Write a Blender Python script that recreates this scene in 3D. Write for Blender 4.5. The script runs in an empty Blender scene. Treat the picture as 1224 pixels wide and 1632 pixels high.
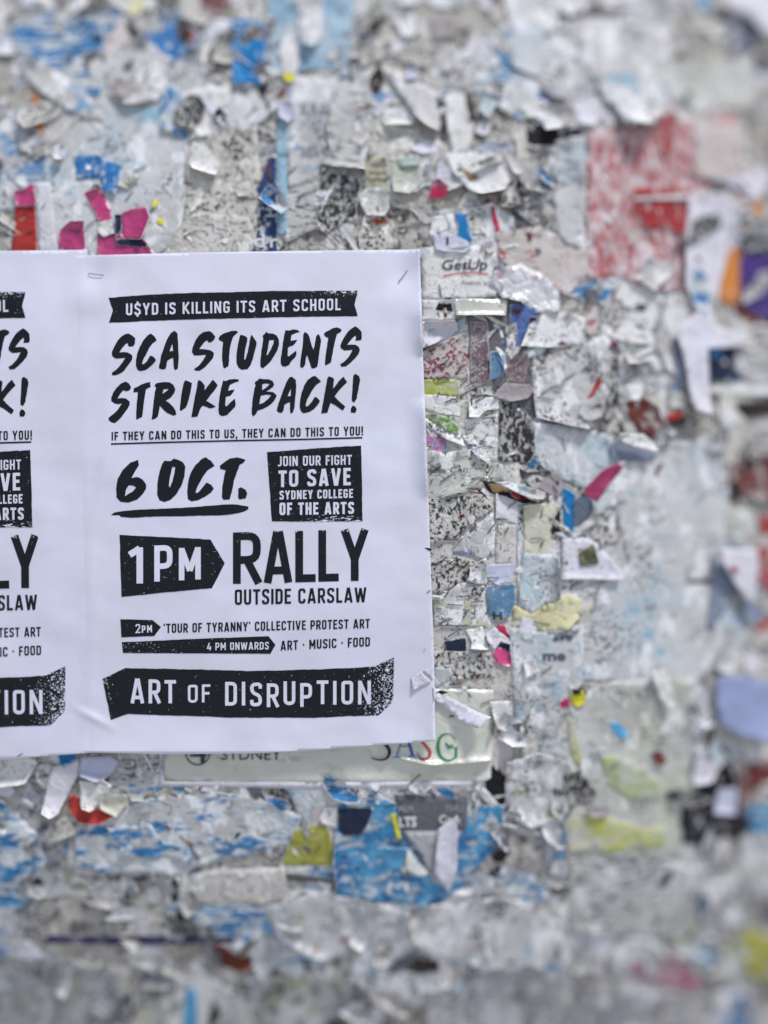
import bpy, math, random
import numpy as np
from mathutils import Vector
from mathutils.geometry import delaunay_2d_cdt

R = math.radians
random.seed(7)
rng = np.random.default_rng(11)
scene = bpy.context.scene
COL = scene.collection

# ------------------------------------------------------------------ camera, sky, sun
CAM_D = 0.55          # metres from the wall
CAM_Z = 1.50
S = 0.000365          # metres of wall per unit of the layout grid
cam_data = bpy.data.cameras.new('camera')
cam = bpy.data.objects.new('camera', cam_data)
COL.objects.link(cam)
cam.location = (0, -CAM_D, CAM_Z)
cam.rotation_euler = (R(90), 0, 0)
cam_data.sensor_fit = 'VERTICAL'
cam_data.sensor_height = 36.0
cam_data.lens = 18.0 / (816 * S / CAM_D)
cam_data.clip_start = 0.01
cam_data.clip_end = 300
cam_data.dof.use_dof = True
cam_data.dof.focus_distance = CAM_D - 0.004
cam_data.dof.aperture_fstop = cam_data.lens / 1000 / (0.205 * CAM_D)
cam_data.dof.aperture_blades = 0
scene.camera = cam

SUN_EL, SUN_AZ = 61, 44        # from above, a little from the side
world = bpy.data.worlds.new('World')
scene.world = world
world.use_nodes = True
wn = world.node_tree
for n in list(wn.nodes):
    wn.nodes.remove(n)
sky = wn.nodes.new('ShaderNodeTexSky')
sky.sky_type = 'NISHITA'
sky.sun_disc = False
sky.sun_elevation = R(SUN_EL)
sky.sun_rotation = R(180 - SUN_AZ)
sky.air_density = 1.0
sky.dust_density = 1.2
sky.ozone_density = 1.0
bg = wn.nodes.new('ShaderNodeBackground')
bg.inputs['Strength'].default_value = 0.096
wo = wn.nodes.new('ShaderNodeOutputWorld')
wn.links.new(sky.outputs[0], bg.inputs[0])
wn.links.new(bg.outputs[0], wo.inputs[0])

sun_data = bpy.data.lights.new('sun', 'SUN')
sun_data.energy = 3.1
sun_data.angle = R(8)
sun_data.color = (1.0, 0.975, 0.94)
sun = bpy.data.objects.new('sun', sun_data)
COL.objects.link(sun)
sd = Vector((math.sin(R(SUN_AZ)) * math.cos(R(SUN_EL)), -math.cos(R(SUN_AZ)) * math.cos(R(SUN_EL)), math.sin(R(SUN_EL))))
sun.rotation_euler = sd.to_track_quat('Z', 'Y').to_euler()
sun.location = (1, -2, 4)

scene.view_settings.view_transform = 'Standard'
scene.view_settings.look = 'None'
scene.view_settings.gamma = 1
scene.view_settings.exposure = 0.16
scene.view_settings.use_curve_mapping = False
scene.cycles.use_denoising = True
scene.cycles.max_bounces = 6
scene.cycles.diffuse_bounces = 4

# ------------------------------------------------------------------ noise and the shape of the wall
def _hash(ix, iy, seed):
    h = (ix.astype(np.int64) * 374761393 + iy.astype(np.int64) * 668265263 + seed * 1442695041) & 0xffffffff
    h = ((h ^ (h >> 13)) * 1274126177) & 0xffffffff
    h = h ^ (h >> 16)
    return (h & 0xffff) / 65535.0

def vn(x, y, seed=0):
    x = np.asarray(x, float); y = np.asarray(y, float)
    ix = np.floor(x); iy = np.floor(y)
    fx = x - ix; fy = y - iy
    fx = fx * fx * fx * (fx * (fx * 6 - 15) + 10); fy = fy * fy * fy * (fy * (fy * 6 - 15) + 10)
    a = _hash(ix, iy, seed); b = _hash(ix + 1, iy, seed); c = _hash(ix, iy + 1, seed); d = _hash(ix + 1, iy + 1, seed)
    return (a + (b - a) * fx) * (1 - fy) + (c + (d - c) * fx) * fy - 0.5

def fbm(x, y, seed=0, o=3):
    s = 0; a = 1.0
    for k in range(o):
        s = s + a * vn(np.asarray(x) * 2 ** k + 17.3 * k, np.asarray(y) * 2 ** k - 9.1 * k, seed + k)
        a *= 0.5
    return s

PW = 2.7
def _q(t, T, L):
    a = np.abs(t) / 650.0; T = T / 650.0; L = L / 650.0
    return 650.0 ** 2 * np.where(a < T, a ** PW, T ** PW + PW * T ** (PW - 1) * L * (1 - np.exp(-(np.maximum(a, T) - T) / L)))

FX, FY = 500.0, 790.0
def sag(px, py):                                   # millimetres the wall falls back from its nearest point
    dx = np.asarray(px, float) - FX; dy = np.asarray(py, float) - FY
    kx = np.where(dx > 0, 7.2e-5, 1.7e-5)
    ky = np.where(dy > 0, 4.2e-5, 4.8e-5)
    return kx * _q(dx, 820, 250) + ky * _q(dy, 980, 250)

def world_pt(px, py, h):                           # h in millimetres proud of the wall
    s = sag(px, py) / 1000.0
    k = (CAM_D + s - np.asarray(h) / 1000.0) / CAM_D
    x = (np.asarray(px, float) - 612) * S * k
    z = CAM_Z + (816 - np.asarray(py, float)) * S * k
    y = s - np.asarray(h) / 1000.0
    return np.stack([x, y, z], -1)

# ------------------------------------------------------------------ height field of the layers of paper (mm)
GX0, GY0, GX1, GY1, GS = -280, -280, 1504, 1912, 4
gxs = np.arange(GX0, GX1 + 1, GS); gys = np.arange(GY0, GY1 + 1, GS)
GXX, GYY = np.meshgrid(gxs, gys)
H = 0.9 * fbm(GXX / 150.0, GYY / 150.0, 3, 3) + 0.35 * fbm(GXX / 30.0, GYY / 30.0, 5, 2) + 0.6

def samp(px, py):
    fx = np.clip((np.asarray(px) - GX0) / GS, 0, H.shape[1] - 1.001); fy = np.clip((np.asarray(py) - GY0) / GS, 0, H.shape[0] - 1.001)
    ix = fx.astype(int); iy = fy.astype(int); ax = fx - ix; ay = fy - iy
    return (H[iy, ix] * (1 - ax) + H[iy, ix + 1] * ax) * (1 - ay) + (H[iy + 1, ix] * (1 - ax) + H[iy + 1, ix + 1] * ax) * ay

def drape(px, py):
    r = 5.0
    m = samp(px, py)
    acc = m.copy()
    for a, b in ((r, 0), (-r, 0), (0, r), (0, -r)):
        v = samp(px + a, py + b); m = np.maximum(m, v - 0.05); acc += v
    return 0.65 * m + 0.35 * acc / 5

POST = np.array([(-420, 398), (669, 396), (694, 1183), (560, 1192), (400, 1203), (-420, 1203)], float)
def in_poly(px, py, poly):
    px = np.asarray(px, float); py = np.asarray(py, float)
    c = np.zeros(px.shape, bool); n = len(poly)
    for i in range(n):
        x0, y0 = poly[i]; x1, y1 = poly[(i + 1) % n]
        if y0 == y1: continue
        hit = ((y0 > py) != (y1 > py)) & (px < (x1 - x0) * (py - y0) / (y1 - y0) + x0)
        c ^= hit
    return c

POSTER_H = 5.0
def clamp_under(px, py, h):
    d = 6
    inside = in_poly(px, py, POST) | in_poly(px - d, py, POST) | in_poly(px, py + d, POST) | in_poly(px, py - d, POST)
    return np.where(inside, np.minimum(h, POSTER_H - 1.3), h)

# ------------------------------------------------------------------ materials
def N(nt, typ, **kw):
    n = nt.nodes.new(typ)
    for k, v in kw.items():
        if k in n.inputs: n.inputs[k].default_value = v
        else: setattr(n, k, v)
    return n

def L3(c):
    return tuple(c) + (1.0,)

MATS = {}
def paper(name, base, ink=None, cover=0.0, scale=60, stretch=(1, 1, 1), soft=0.012, speck=0.0, sscale=500, scol=(0.03, 0.03, 0.035),
          rough=0.75, dirt=0.22, rim=0.9, coat=0.0, bump=0.5, stain=0.35, peel=0.0, residue=0.0, ink2=None, wash=None, rot=0.0, sstretch=(1, 1, 1), crease=0.35):
    if name in MATS: return MATS[name]
    m = bpy.data.materials.new(name); m.use_nodes = True
    nt = m.node_tree; nt.nodes.clear(); L = nt.links.new
    out = N(nt, 'ShaderNodeOutputMaterial'); p = N(nt, 'ShaderNodeBsdfPrincipled')
    L(p.outputs[0], out.inputs[0])
    tc = N(nt, 'ShaderNodeTexCoord'); oi = N(nt, 'ShaderNodeObjectInfo')
    off = N(nt, 'ShaderNodeVectorMath', operation='SCALE'); off.inputs[0].default_value = (3.1, 5.7, 4.3)
    L(oi.outputs['Random'], off.inputs['Scale'])
    add = N(nt, 'ShaderNodeVectorMath', operation='ADD')
    L(tc.outputs['Object'], add.inputs[0]); L(off.outputs[0], add.inputs[1])
    vec = add.outputs[0]
    def noise(sc, det=4.0, ro=0.6, st=None, r=0.0):
        n = N(nt, 'ShaderNodeTexNoise'); n.inputs['Scale'].default_value = sc; n.inputs['Detail'].default_value = det
        n.inputs['Roughness'].default_value = ro
        if st or r:
            mp = N(nt, 'ShaderNodeMapping'); mp.inputs['Scale'].default_value = st or (1, 1, 1); mp.inputs['Rotation'].default_value = (0, r, 0)
            L(vec, mp.inputs[0]); L(mp.outputs[0], n.inputs['Vector'])
        else:
            L(vec, n.inputs['Vector'])
        return n.outputs['Fac']
    def mr(sock, a, b, c=0.0, d=1.0):
        n = N(nt, 'ShaderNodeMapRange'); n.clamp = True
        n.inputs[1].default_value = a; n.inputs[2].default_value = b; n.inputs[3].default_value = c; n.inputs[4].default_value = d
        L(sock, n.inputs[0]); return n.outputs[0]
    def mul(a, b):
        n = N(nt, 'ShaderNodeMath', operation='MULTIPLY'); L(a, n.inputs[0])
        if isinstance(b, float): n.inputs[1].default_value = b
        else: L(b, n.inputs[1])
        return n.outputs[0]
    def mix(f, a, b):
        n = N(nt, 'ShaderNodeMix', data_type='RGBA')
        if hasattr(f, 'links') or not isinstance(f, float): L(f, n.inputs[0])
        else: n.inputs[0].default_value = f
        for s, v in ((6, a), (7, b)):
            if isinstance(v, tuple): n.inputs[s].default_value = L3(v)
            else: L(v, n.inputs[s])
        return n.outputs[2]
    low = noise(22, 5, 0.6)
    dk = tuple(c * (1 - dirt) * k for c, k in zip(base, (1.0, 0.975, 0.93)))
    colr = mix(mr(low, 0.36, 0.66), dk, tuple(base))
    # little stains and foxing
    st = noise(160, 3, 0.55)
    colr = mix(mul(mr(st, 0.62, 0.72), float(stain)), colr, tuple(c * 0.55 * k for c, k in zip(base, (1.0, 0.9, 0.75))))
    if wash:
        wcol, wcov = wash
        w = noise(18, 3, 0.5)
        colr = mix(mul(mr(w, 0.55 - wcov * 0.3, 0.72 - wcov * 0.3), 0.75), colr, tuple(wcol))
    pmask = None
    if residue:
        # what is left of older printing, its colour differing from sheet to sheet
        cr_ = N(nt, 'ShaderNodeValToRGB'); cr_.color_ramp.interpolation = 'CONSTANT'
        hues = [(0.0, (0.10, 0.28, 0.50)), (0.22, (0.26, 0.27, 0.30)), (0.40, (0.22, 0.42, 0.56)), (0.58, (0.14, 0.15, 0.18)), (0.72, (0.08, 0.22, 0.46)), (0.85, (0.46, 0.22, 0.22)), (0.92, (0.42, 0.45, 0.25))]
        while len(cr_.color_ramp.elements) < len(hues): cr_.color_ramp.elements.new(0.5)
        for el, (ps, hc) in zip(cr_.color_ramp.elements, hues): el.position = ps; el.color = L3(hc)
        L(oi.outputs['Random'], cr_.inputs[0])
        r1 = noise(75, 7, 0.74, (0.7, 1, 1.6), 0.4)
        r2_ = noise(19, 2, 0.5)
        sm = N(nt, 'ShaderNodeMath', operation='MULTIPLY_ADD'); L(r2_, sm.inputs[0]); sm.inputs[1].default_value = 0.8; L(r1, sm.inputs[2])
        tt = 0.9 + (0.5 - residue) * 0.4
        colr = mix(mul(mr(sm.outputs[0], tt, tt + 0.035), 0.8), colr, cr_.outputs[0])
    if peel:
        # plies torn away down to the bright core of the paper
        pn = noise(62, 7, 0.66, (1.3, 1, 0.8), 0.9)
        tt = 0.5 + (0.5 - peel) * 0.34
        pmask = mr(pn, tt, tt + 0.012)
        colr = mix(mul(pmask, 0.85), colr, tuple(min(0.80, c * 1.25) for c in base))
    at = N(nt, 'ShaderNodeAttribute'); at.attribute_name = 'edge'
    rimmask = None
    if rim > 0:
        rn = noise(420, 3, 0.6)
        a2 = N(nt, 'ShaderNodeMath', operation='MULTIPLY_ADD'); L(rn, a2.inputs[0]); a2.inputs[1].default_value = rim * 4.0
        ad = N(nt, 'ShaderNodeMath', operation='SUBTRACT'); L(at.outputs['Fac'], ad.inputs[0])
        a2.inputs[2].default_value = -rim * 1.3
        L(a2.outputs[0], ad.inputs[1])
        rimmask = mr(ad.outputs[0], -0.05, 0.12)
    if ink and cover > 0:
        t = 0.5 + (0.5 - cover) * 0.34
        n1 = noise(scale, 7, 0.72, stretch, rot)
        f = mr(n1, t - soft, t + soft)
        if rimmask is not None: f = mul(f, rimmask)
        ic = tuple(ink)
        v = noise(90, 4, 0.6)
        icol = mix(mr(v, 0.35, 0.65), tuple(c * 0.72 for c in ic), ink2 if ink2 else ic)
        # ink is worn: never quite opaque
        colr = mix(mul(f, 0.97), colr, icol)
    if speck > 0:
        n2 = noise(sscale, 5, 0.7, sstretch, rot * 0.5 + 0.3)
        t = 0.5 + (0.5 - speck) * 0.36
        big = noise(45, 3, 0.5)
        s2 = N(nt, 'ShaderNodeMath', operation='MULTIPLY_ADD'); L(big, s2.inputs[0]); s2.inputs[1].default_value = 0.55; L(n2, s2.inputs[2])
        f2 = mr(s2.outputs[0], t + 0.27, t + 0.285)
        if rimmask is not None: f2 = mul(f2, rimmask)
        colr = mix(mul(f2, 0.95), colr, tuple(scol))
    L(colr, p.inputs['Base Color'])
    p.inputs['Roughness'].default_value = rough
    p.inputs['Specular IOR Level'].default_value = 0.12 if not coat else 0.5
    if coat:
        p.inputs['Coat Weight'].default_value = coat; p.inputs['Coat Roughness'].default_value = 0.22
    b1 = noise(130, 4, 0.55); b2 = noise(1100, 3, 0.6)
    vo = N(nt, 'ShaderNodeTexVoronoi'); vo.feature = 'DISTANCE_TO_EDGE'; vo.inputs['Scale'].default_value = 85; vo.inputs['Randomness'].default_value = 1
    wv = N(nt, 'ShaderNodeVectorMath', operation='MULTIPLY_ADD')
    nn = N(nt, 'ShaderNodeTexNoise'); nn.inputs['Scale'].default_value = 60; L(vec, nn.inputs['Vector'])
    L(nn.outputs['Color'], wv.inputs[0]); wv.inputs[1].default_value = (0.02, 0.02, 0.02); L(vec, wv.inputs[2]); L(wv.outputs[0], vo.inputs['Vector'])
    cr = mr(vo.outputs['Distance'], 0.0, 0.12)
    s = N(nt, 'ShaderNodeMath', operation='MULTIPLY_ADD'); L(b2, s.inputs[0]); s.inputs[1].default_value = 0.12; L(b1, s.inputs[2])
    s3 = N(nt, 'ShaderNodeMath', operation='MULTIPLY_ADD'); L(cr, s3.inputs[0]); s3.inputs[1].default_value = crease; L(s.outputs[0], s3.inputs[2])
    if pmask is not None:
        s4 = N(nt, 'ShaderNodeMath', operation='MULTIPLY_ADD'); L(pmask, s4.inputs[0]); s4.inputs[1].default_value = -0.35; L(s3.outputs[0], s4.inputs[2]); s3 = s4
    bp = N(nt, 'ShaderNodeBump'); bp.inputs['Strength'].default_value = bump; bp.inputs['Distance'].default_value = 0.0012
    L(s3.outputs[0], bp.inputs['Height']); L(bp.outputs[0], p.inputs['Normal'])
    MATS[name] = m
    return m

W1 = (0.62, 0.62, 0.635)
def M(key):
    if key in MATS: return MATS[key]
    K = dict(
        white=dict(base=(0.74, 0.74, 0.75), dirt=0.15, speck=0.14, peel=0.3, residue=0.08),
        pale=dict(base=(0.62, 0.615, 0.63), dirt=0.27, speck=0.22, peel=0.45, residue=0.30),
        palecool=dict(base=(0.60, 0.605, 0.625), dirt=0.2, speck=0.13, peel=0.35, residue=0.14, wash=((0.40, 0.50, 0.57), 0.18), ink=(0.38, 0.48, 0.55), cover=0.18, scale=60, soft=0.06),
        palegreen=dict(base=(0.59, 0.595, 0.58), dirt=0.3, residue=0.12, speck=0.14, peel=0.3, wash=((0.46, 0.50, 0.38), 0.15)),
        grey=dict(base=(0.44, 0.44, 0.46), dirt=0.35, speck=0.25, peel=0.4, residue=0.3, ink=(0.16, 0.16, 0.18), cover=0.25, scale=120),
        darkgrey=dict(base=(0.16, 0.16, 0.18), dirt=0.3, speck=0.1),
        card=dict(base=(0.15, 0.15, 0.18), dirt=0.2, rim=0.3),
        cardlight=dict(base=(0.42, 0.43, 0.46), dirt=0.1, rim=0.3),
        mauve=dict(base=(0.36, 0.33, 0.35), dirt=0.15),
        mauvespeck=dict(base=(0.44, 0.41, 0.42), speck=0.55, scol=(0.16, 0.10, 0.12), sscale=700),
        cream=dict(base=(0.62, 0.605, 0.57), dirt=0.25, peel=0.3, speck=0.27, sscale=420),
        creamtext=dict(base=(0.46, 0.45, 0.34), dirt=0.2, speck=0.2),
        creamsmooth=dict(base=(0.62, 0.61, 0.52), dirt=0.12),
        yellowpale=dict(base=(0.66, 0.64, 0.40), dirt=0.15),
        mottle=dict(base=(0.60, 0.585, 0.57), dirt=0.25, ink=(0.025, 0.03, 0.035), cover=0.42, scale=470, rim=0.25, stretch=(1, 1, 0.8), rot=0.5),
        mottlelite=dict(base=(0.62, 0.605, 0.585), dirt=0.25, ink=(0.035, 0.035, 0.04), cover=0.24, scale=520, peel=0.3, rim=0.25),
        mottleheavy=dict(base=(0.50, 0.49, 0.48), dirt=0.3, ink=(0.02, 0.024, 0.03), cover=0.56, scale=400, rim=0.25, stretch=(1, 1, 0.55), rot=0.2),
        newsprint=dict(base=(0.56, 0.56, 0.565), peel=0.35, ink=(0.09, 0.09, 0.10), cover=0.34, scale=240, stretch=(0.45, 1, 1.9), soft=0.02, rim=0.5, speck=0.15),
        bluewash=dict(base=(0.56, 0.60, 0.64), ink=(0.20, 0.42, 0.60), cover=0.5, scale=28, soft=0.16, rim=0.6, speck=0.06),
        bluescr=dict(base=(0.60, 0.62, 0.65), ink=(0.03, 0.20, 0.45), cover=0.50, scale=85, soft=0.03, peel=0.35, stretch=(0.6, 1, 1.9), rim=0.6, rot=0.25),
        bluelite=dict(base=(0.56, 0.58, 0.60), ink=(0.03, 0.20, 0.46), cover=0.38, scale=70, stretch=(0.45, 1, 1.9), peel=0.4, rim=0.6, rot=0.5),
        bluepatch=dict(base=(0.58, 0.60, 0.63), ink=(0.02, 0.18, 0.48), cover=0.70, scale=300, stretch=(1.6, 1, 0.5), rim=0.3),
        bluevert=dict(base=(0.56, 0.58, 0.60), ink=(0.03, 0.20, 0.45), cover=0.50, scale=200, stretch=(1.9, 1, 0.35), rim=0.3),
        blue=dict(base=(0.3, 0.5, 0.7), ink=(0.01, 0.20, 0.50), cover=0.97, scale=40, rim=0.4, rough=0.4),
        bluezone=dict(base=(0.54, 0.58, 0.62), ink=(0.012, 0.13, 0.36), cover=0.66, scale=110, stretch=(0.6, 1, 1.6), peel=0.3, soft=0.03, rim=0.6, ink2=(0.08, 0.32, 0.54)),
        greenstain=dict(base=(0.58, 0.59, 0.575), ink=(0.33, 0.42, 0.15), cover=0.55, scale=70, soft=0.14, rim=0.8),
        pinkfaded=dict(base=(0.50, 0.46, 0.48), ink=(0.42, 0.10, 0.20), cover=0.55, scale=90, soft=0.06, rim=0.8),
        skyblue=dict(base=(0.5, 0.6, 0.7), ink=(0.10, 0.38, 0.66), cover=0.97, scale=40, rim=0.3, rough=0.45),
        tape=dict(base=(0.30, 0.47, 0.60), dirt=0.1, speck=0.05, rim=0),
        bluegrey=dict(base=(0.5, 0.55, 0.6), ink=(0.13, 0.26, 0.42), cover=0.75, scale=170, rim=0.4),
        cobalt=dict(base=(0.6, 0.6, 0.65), ink=(0.09, 0.16, 0.42), cover=0.95, scale=100, rim=0.3, rough=0.4),
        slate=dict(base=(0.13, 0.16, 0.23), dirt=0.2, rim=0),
        slatelite=dict(base=(0.24, 0.28, 0.38), dirt=0.15, rim=0),  # slate blue, also used where paper shade is painted in
        navy=dict(base=(0.58, 0.58, 0.6), ink=(0.018, 0.055, 0.16), cover=0.72, scale=110, rim=0.4),
        navysolid=dict(base=(0.4, 0.42, 0.45), ink=(0.012, 0.02, 0.06), cover=0.99, scale=80, rim=0.25, rough=0.35),
        navystrip=dict(base=(0.5, 0.5, 0.53), ink=(0.03, 0.025, 0.09), cover=0.68, scale=50, rim=0.1),
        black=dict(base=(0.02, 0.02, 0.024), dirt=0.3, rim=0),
        darkhole=dict(base=(0.045, 0.035, 0.035), dirt=0.4, rim=0, speck=0.2, scol=(0.2, 0.19, 0.18)),  # near-black; paints the shade in gaps, slots and creases
        blackworn=dict(base=(0.40, 0.40, 0.42), ink=(0.018, 0.018, 0.025), cover=0.72, scale=70, rim=0.3),
        pink=dict(base=(0.7, 0.6, 0.65), ink=(0.52, 0.035, 0.18), cover=0.99, scale=30, rim=0.3, rough=0.28, coat=0.4),
        hotpink=dict(base=(0.8, 0.6, 0.7), ink=(0.78, 0.05, 0.26), cover=0.99, scale=30, rim=0.3, rough=0.3, coat=0.3),
        crimson=dict(base=(0.7, 0.6, 0.65), ink=(0.50, 0.02, 0.09), cover=0.97, scale=30, rim=0.3, rough=0.35),
        magenta=dict(base=(0.7, 0.6, 0.65), ink=(0.36, 0.04, 0.12), cover=0.9, scale=60, rim=0.3, rough=0.4),
        red=dict(base=(0.6, 0.5, 0.5), ink=(0.44, 0.035, 0.03), cover=0.97, scale=60, rim=0.3, rough=0.35),
        redworn=dict(base=(0.58, 0.53, 0.55), ink=(0.42, 0.10, 0.11), cover=0.53, scale=150, peel=0.45, stretch=(1.3, 1, 0.7), soft=0.11, rim=0.5),
        reddense=dict(base=(0.56, 0.46, 0.48), ink=(0.36, 0.03, 0.035), cover=0.70, scale=200, soft=0.04, stretch=(1.2, 1, 0.6), rim=0.4),
        redlite=dict(base=(0.60, 0.56, 0.56), ink=(0.42, 0.09, 0.08), cover=0.22, scale=140, stretch=(0.9, 1, 1.5), soft=0.03, rim=0.4),
        rust=dict(base=(0.20, 0.055, 0.035), dirt=0.5, rim=0),
        maroonspeck=dict(base=(0.60, 0.58, 0.56), speck=0.30, scol=(0.20, 0.03, 0.07), sscale=420, dirt=0.2, rim=0.2),
        orange=dict(base=(0.62, 0.24, 0.06), dirt=0.2, rim=0, rough=0.45),
        purple=dict(base=(0.4, 0.38, 0.5), ink=(0.07, 0.035, 0.20), cover=0.93, scale=60, rim=0.3, rough=0.3),
        lavender=dict(base=(0.52, 0.54, 0.68), dirt=0.08, rim=0),
        periwinkle=dict(base=(0.30, 0.35, 0.56), dirt=0.08, rim=0),
        lilac=dict(base=(0.66, 0.65, 0.74), dirt=0.08, speck=0.03),
        yellow=dict(base=(0.6, 0.6, 0.5), ink=(0.47, 0.45, 0.09), cover=0.85, scale=90, rim=0.3, ink2=(0.35, 0.36, 0.07)),
        yellowbright=dict(base=(0.75, 0.70, 0.05), dirt=0.15, rim=0),
        yellowwash=dict(base=(0.58, 0.58, 0.52), ink=(0.50, 0.52, 0.12), cover=0.5, scale=60, soft=0.10, rim=0.3),
        limewash=dict(base=(0.62, 0.63, 0.58), ink=(0.42, 0.47, 0.07), cover=0.72, scale=80, soft=0.12, rim=0.1),
        greenwash=dict(base=(0.60, 0.62, 0.56), ink=(0.16, 0.34, 0.07), cover=0.5, scale=260, soft=0.05, rim=0.2),
        teal=dict(base=(0.5, 0.6, 0.55), ink=(0.06, 0.38, 0.27), cover=0.9, scale=70, rim=0.2),
        tealwash=dict(base=(0.56, 0.58, 0.56), ink=(0.28, 0.50, 0.42), cover=0.5, scale=50, soft=0.10, rim=0.2),
        sleeve=dict(base=(0.63, 0.64, 0.59), dirt=0.2, residue=0.06, rim=0, rough=0.22, coat=0.6, bump=0.25),
        sleevepale=dict(base=(0.64, 0.66, 0.60), dirt=0.08, rim=0, rough=0.25, coat=0.6, bump=0.3),
        glossy=dict(base=(0.60, 0.60, 0.64), dirt=0.12, rim=0, rough=0.3, coat=0.5, bump=1.0, ink=(0.5, 0.3, 0.3), cover=0.2, scale=120),
        photo=dict(base=(0.10, 0.09, 0.06), ink=(0.20, 0.28, 0.12), cover=0.5, scale=120, soft=0.1, rim=0, ink2=(0.3, 0.35, 0.2)),
        confetti=dict(base=(0.42, 0.36, 0.52), ink=(0.03, 0.20, 0.42), cover=0.5, scale=380, rim=0.1, ink2=(0.1, 0.45, 0.6), speck=0.4, scol=(0.6, 0.1, 0.25), sscale=500),
        brown=dict(base=(0.30, 0.20, 0.11), dirt=0.3, rim=0),
        brownred=dict(base=(0.4, 0.35, 0.35), ink=(0.15, 0.035, 0.03), cover=0.6, scale=90, rim=0.2),
    )[key]
    return paper('paper_' + key, **K)

def back_mat():
    return paper('paper_core', (0.68, 0.68, 0.70), dirt=0.08, rim=0, speck=0.0, bump=0.3)

def ink_mat(name, col, wear=0.0, paper_col=(0.66, 0.68, 0.80), scale=700, rough=0.55, stretch=(1, 1, 1)):
    if name in MATS: return MATS[name]
    m = bpy.data.materials.new(name); m.use_nodes = True
    nt = m.node_tree; p = nt.nodes['Principled BSDF']; L = nt.links.new
    p.inputs['Roughness'].default_value = rough
    p.inputs['Specular IOR Level'].default_value = 0.15
    tc = N(nt, 'ShaderNodeTexCoord')
    mp = N(nt, 'ShaderNodeMapping'); mp.inputs['Scale'].default_value = stretch; L(tc.outputs['Object'], mp.inputs[0])
    n = N(nt, 'ShaderNodeTexNoise'); n.inputs['Scale'].default_value = scale; n.inputs['Detail'].default_value = 3; n.inputs['Roughness'].default_value = 0.7
    L(mp.outputs[0], n.inputs['Vector'])
    at = N(nt, 'ShaderNodeAttribute'); at.attribute_name = 'wear'
    ma = N(nt, 'ShaderNodeMath', operation='MULTIPLY_ADD'); L(at.outputs['Fac'], ma.inputs[0]); ma.inputs[1].default_value = 0.22; L(n.outputs['Fac'], ma.inputs[2])
    mr = N(nt, 'ShaderNodeMapRange'); mr.inputs[1].default_value = 0.745 - wear; mr.inputs[2].default_value = 0.775 - wear; L(ma.outputs[0], mr.inputs[0])
    mx = N(nt, 'ShaderNodeMix', data_type='RGBA'); L(mr.outputs[0], mx.inputs[0])
    mx.inputs[6].default_value = L3(col); mx.inputs[7].default_value = L3(paper_col)
    L(mx.outputs[2], p.inputs['Base Color'])
    MATS[name] = m
    return m

# ------------------------------------------------------------------ mesh helpers
def tag(o, label=None, cat=None, group=None, kind=None):
    if label: o['label'] = label
    if cat: o['category'] = cat
    if group: o['group'] = group
    if kind: o['kind'] = kind
    return o

def mesh_obj(name, pts, faces, mats, parent=None, edge=None, smooth=True, wear=None, fmat=None, origin=None):
    me = bpy.data.meshes.new(name)
    pts = np.asarray(pts, float)
    c = pts.mean(0) if origin is None else np.asarray(origin, float)
    pc = np.array(parent.location) if parent is not None else np.zeros(3)
    me.from_pydata((pts - c).tolist(), [], faces)
    for m in mats: me.materials.append(m)
    if edge is not None:
        a = me.attributes.new('edge', 'FLOAT', 'POINT'); a.data.foreach_set('value', np.asarray(edge, np.float32))
    if wear is not None:
        a = me.attributes.new('wear', 'FLOAT', 'POINT'); a.data.foreach_set('value', np.asarray(wear, np.float32))
    if fmat is not None: me.polygons.foreach_set('material_index', fmat)
    if smooth: me.polygons.foreach_set('use_smooth', [True] * len(me.polygons))
    me.update()
    o = bpy.data.objects.new(name, me); COL.objects.link(o)
    o.location = c - pc
    if parent is not None: o.parent = parent
    return o

def rag(poly, amp=1.3, step=3.0, seed=0, corner=0.0):
    poly = np.asarray(poly, float); out = []
    n = len(poly); acc = 0.0
    for i in range(n):
        a = poly[i]; b = poly[(i + 1) % n]; d = b - a; ln = math.hypot(*d)
        if ln < 1e-6: continue
        k = max(1, int(ln / step)); nrm = np.array([d[1], -d[0]]) / ln
        t = np.arange(k) / k
        s = acc + t * ln
        dsp = amp * (2.2 * vn(s / 26.0, s * 0 + seed * 1.7, 31) + 1.6 * vn(s / 9.0, s * 0 + seed * 2.3, 37) + 1.1 * vn(s / 3.5, s * 0 + seed * 3.1, 41))
        dsp *= np.clip(np.minimum(t, 1 - t) * ln / 6.0, 0.15, 1)
        out.append(a + np.outer(t, d) + np.outer(dsp, nrm)); acc += ln
    return np.concatenate(out)

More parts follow.
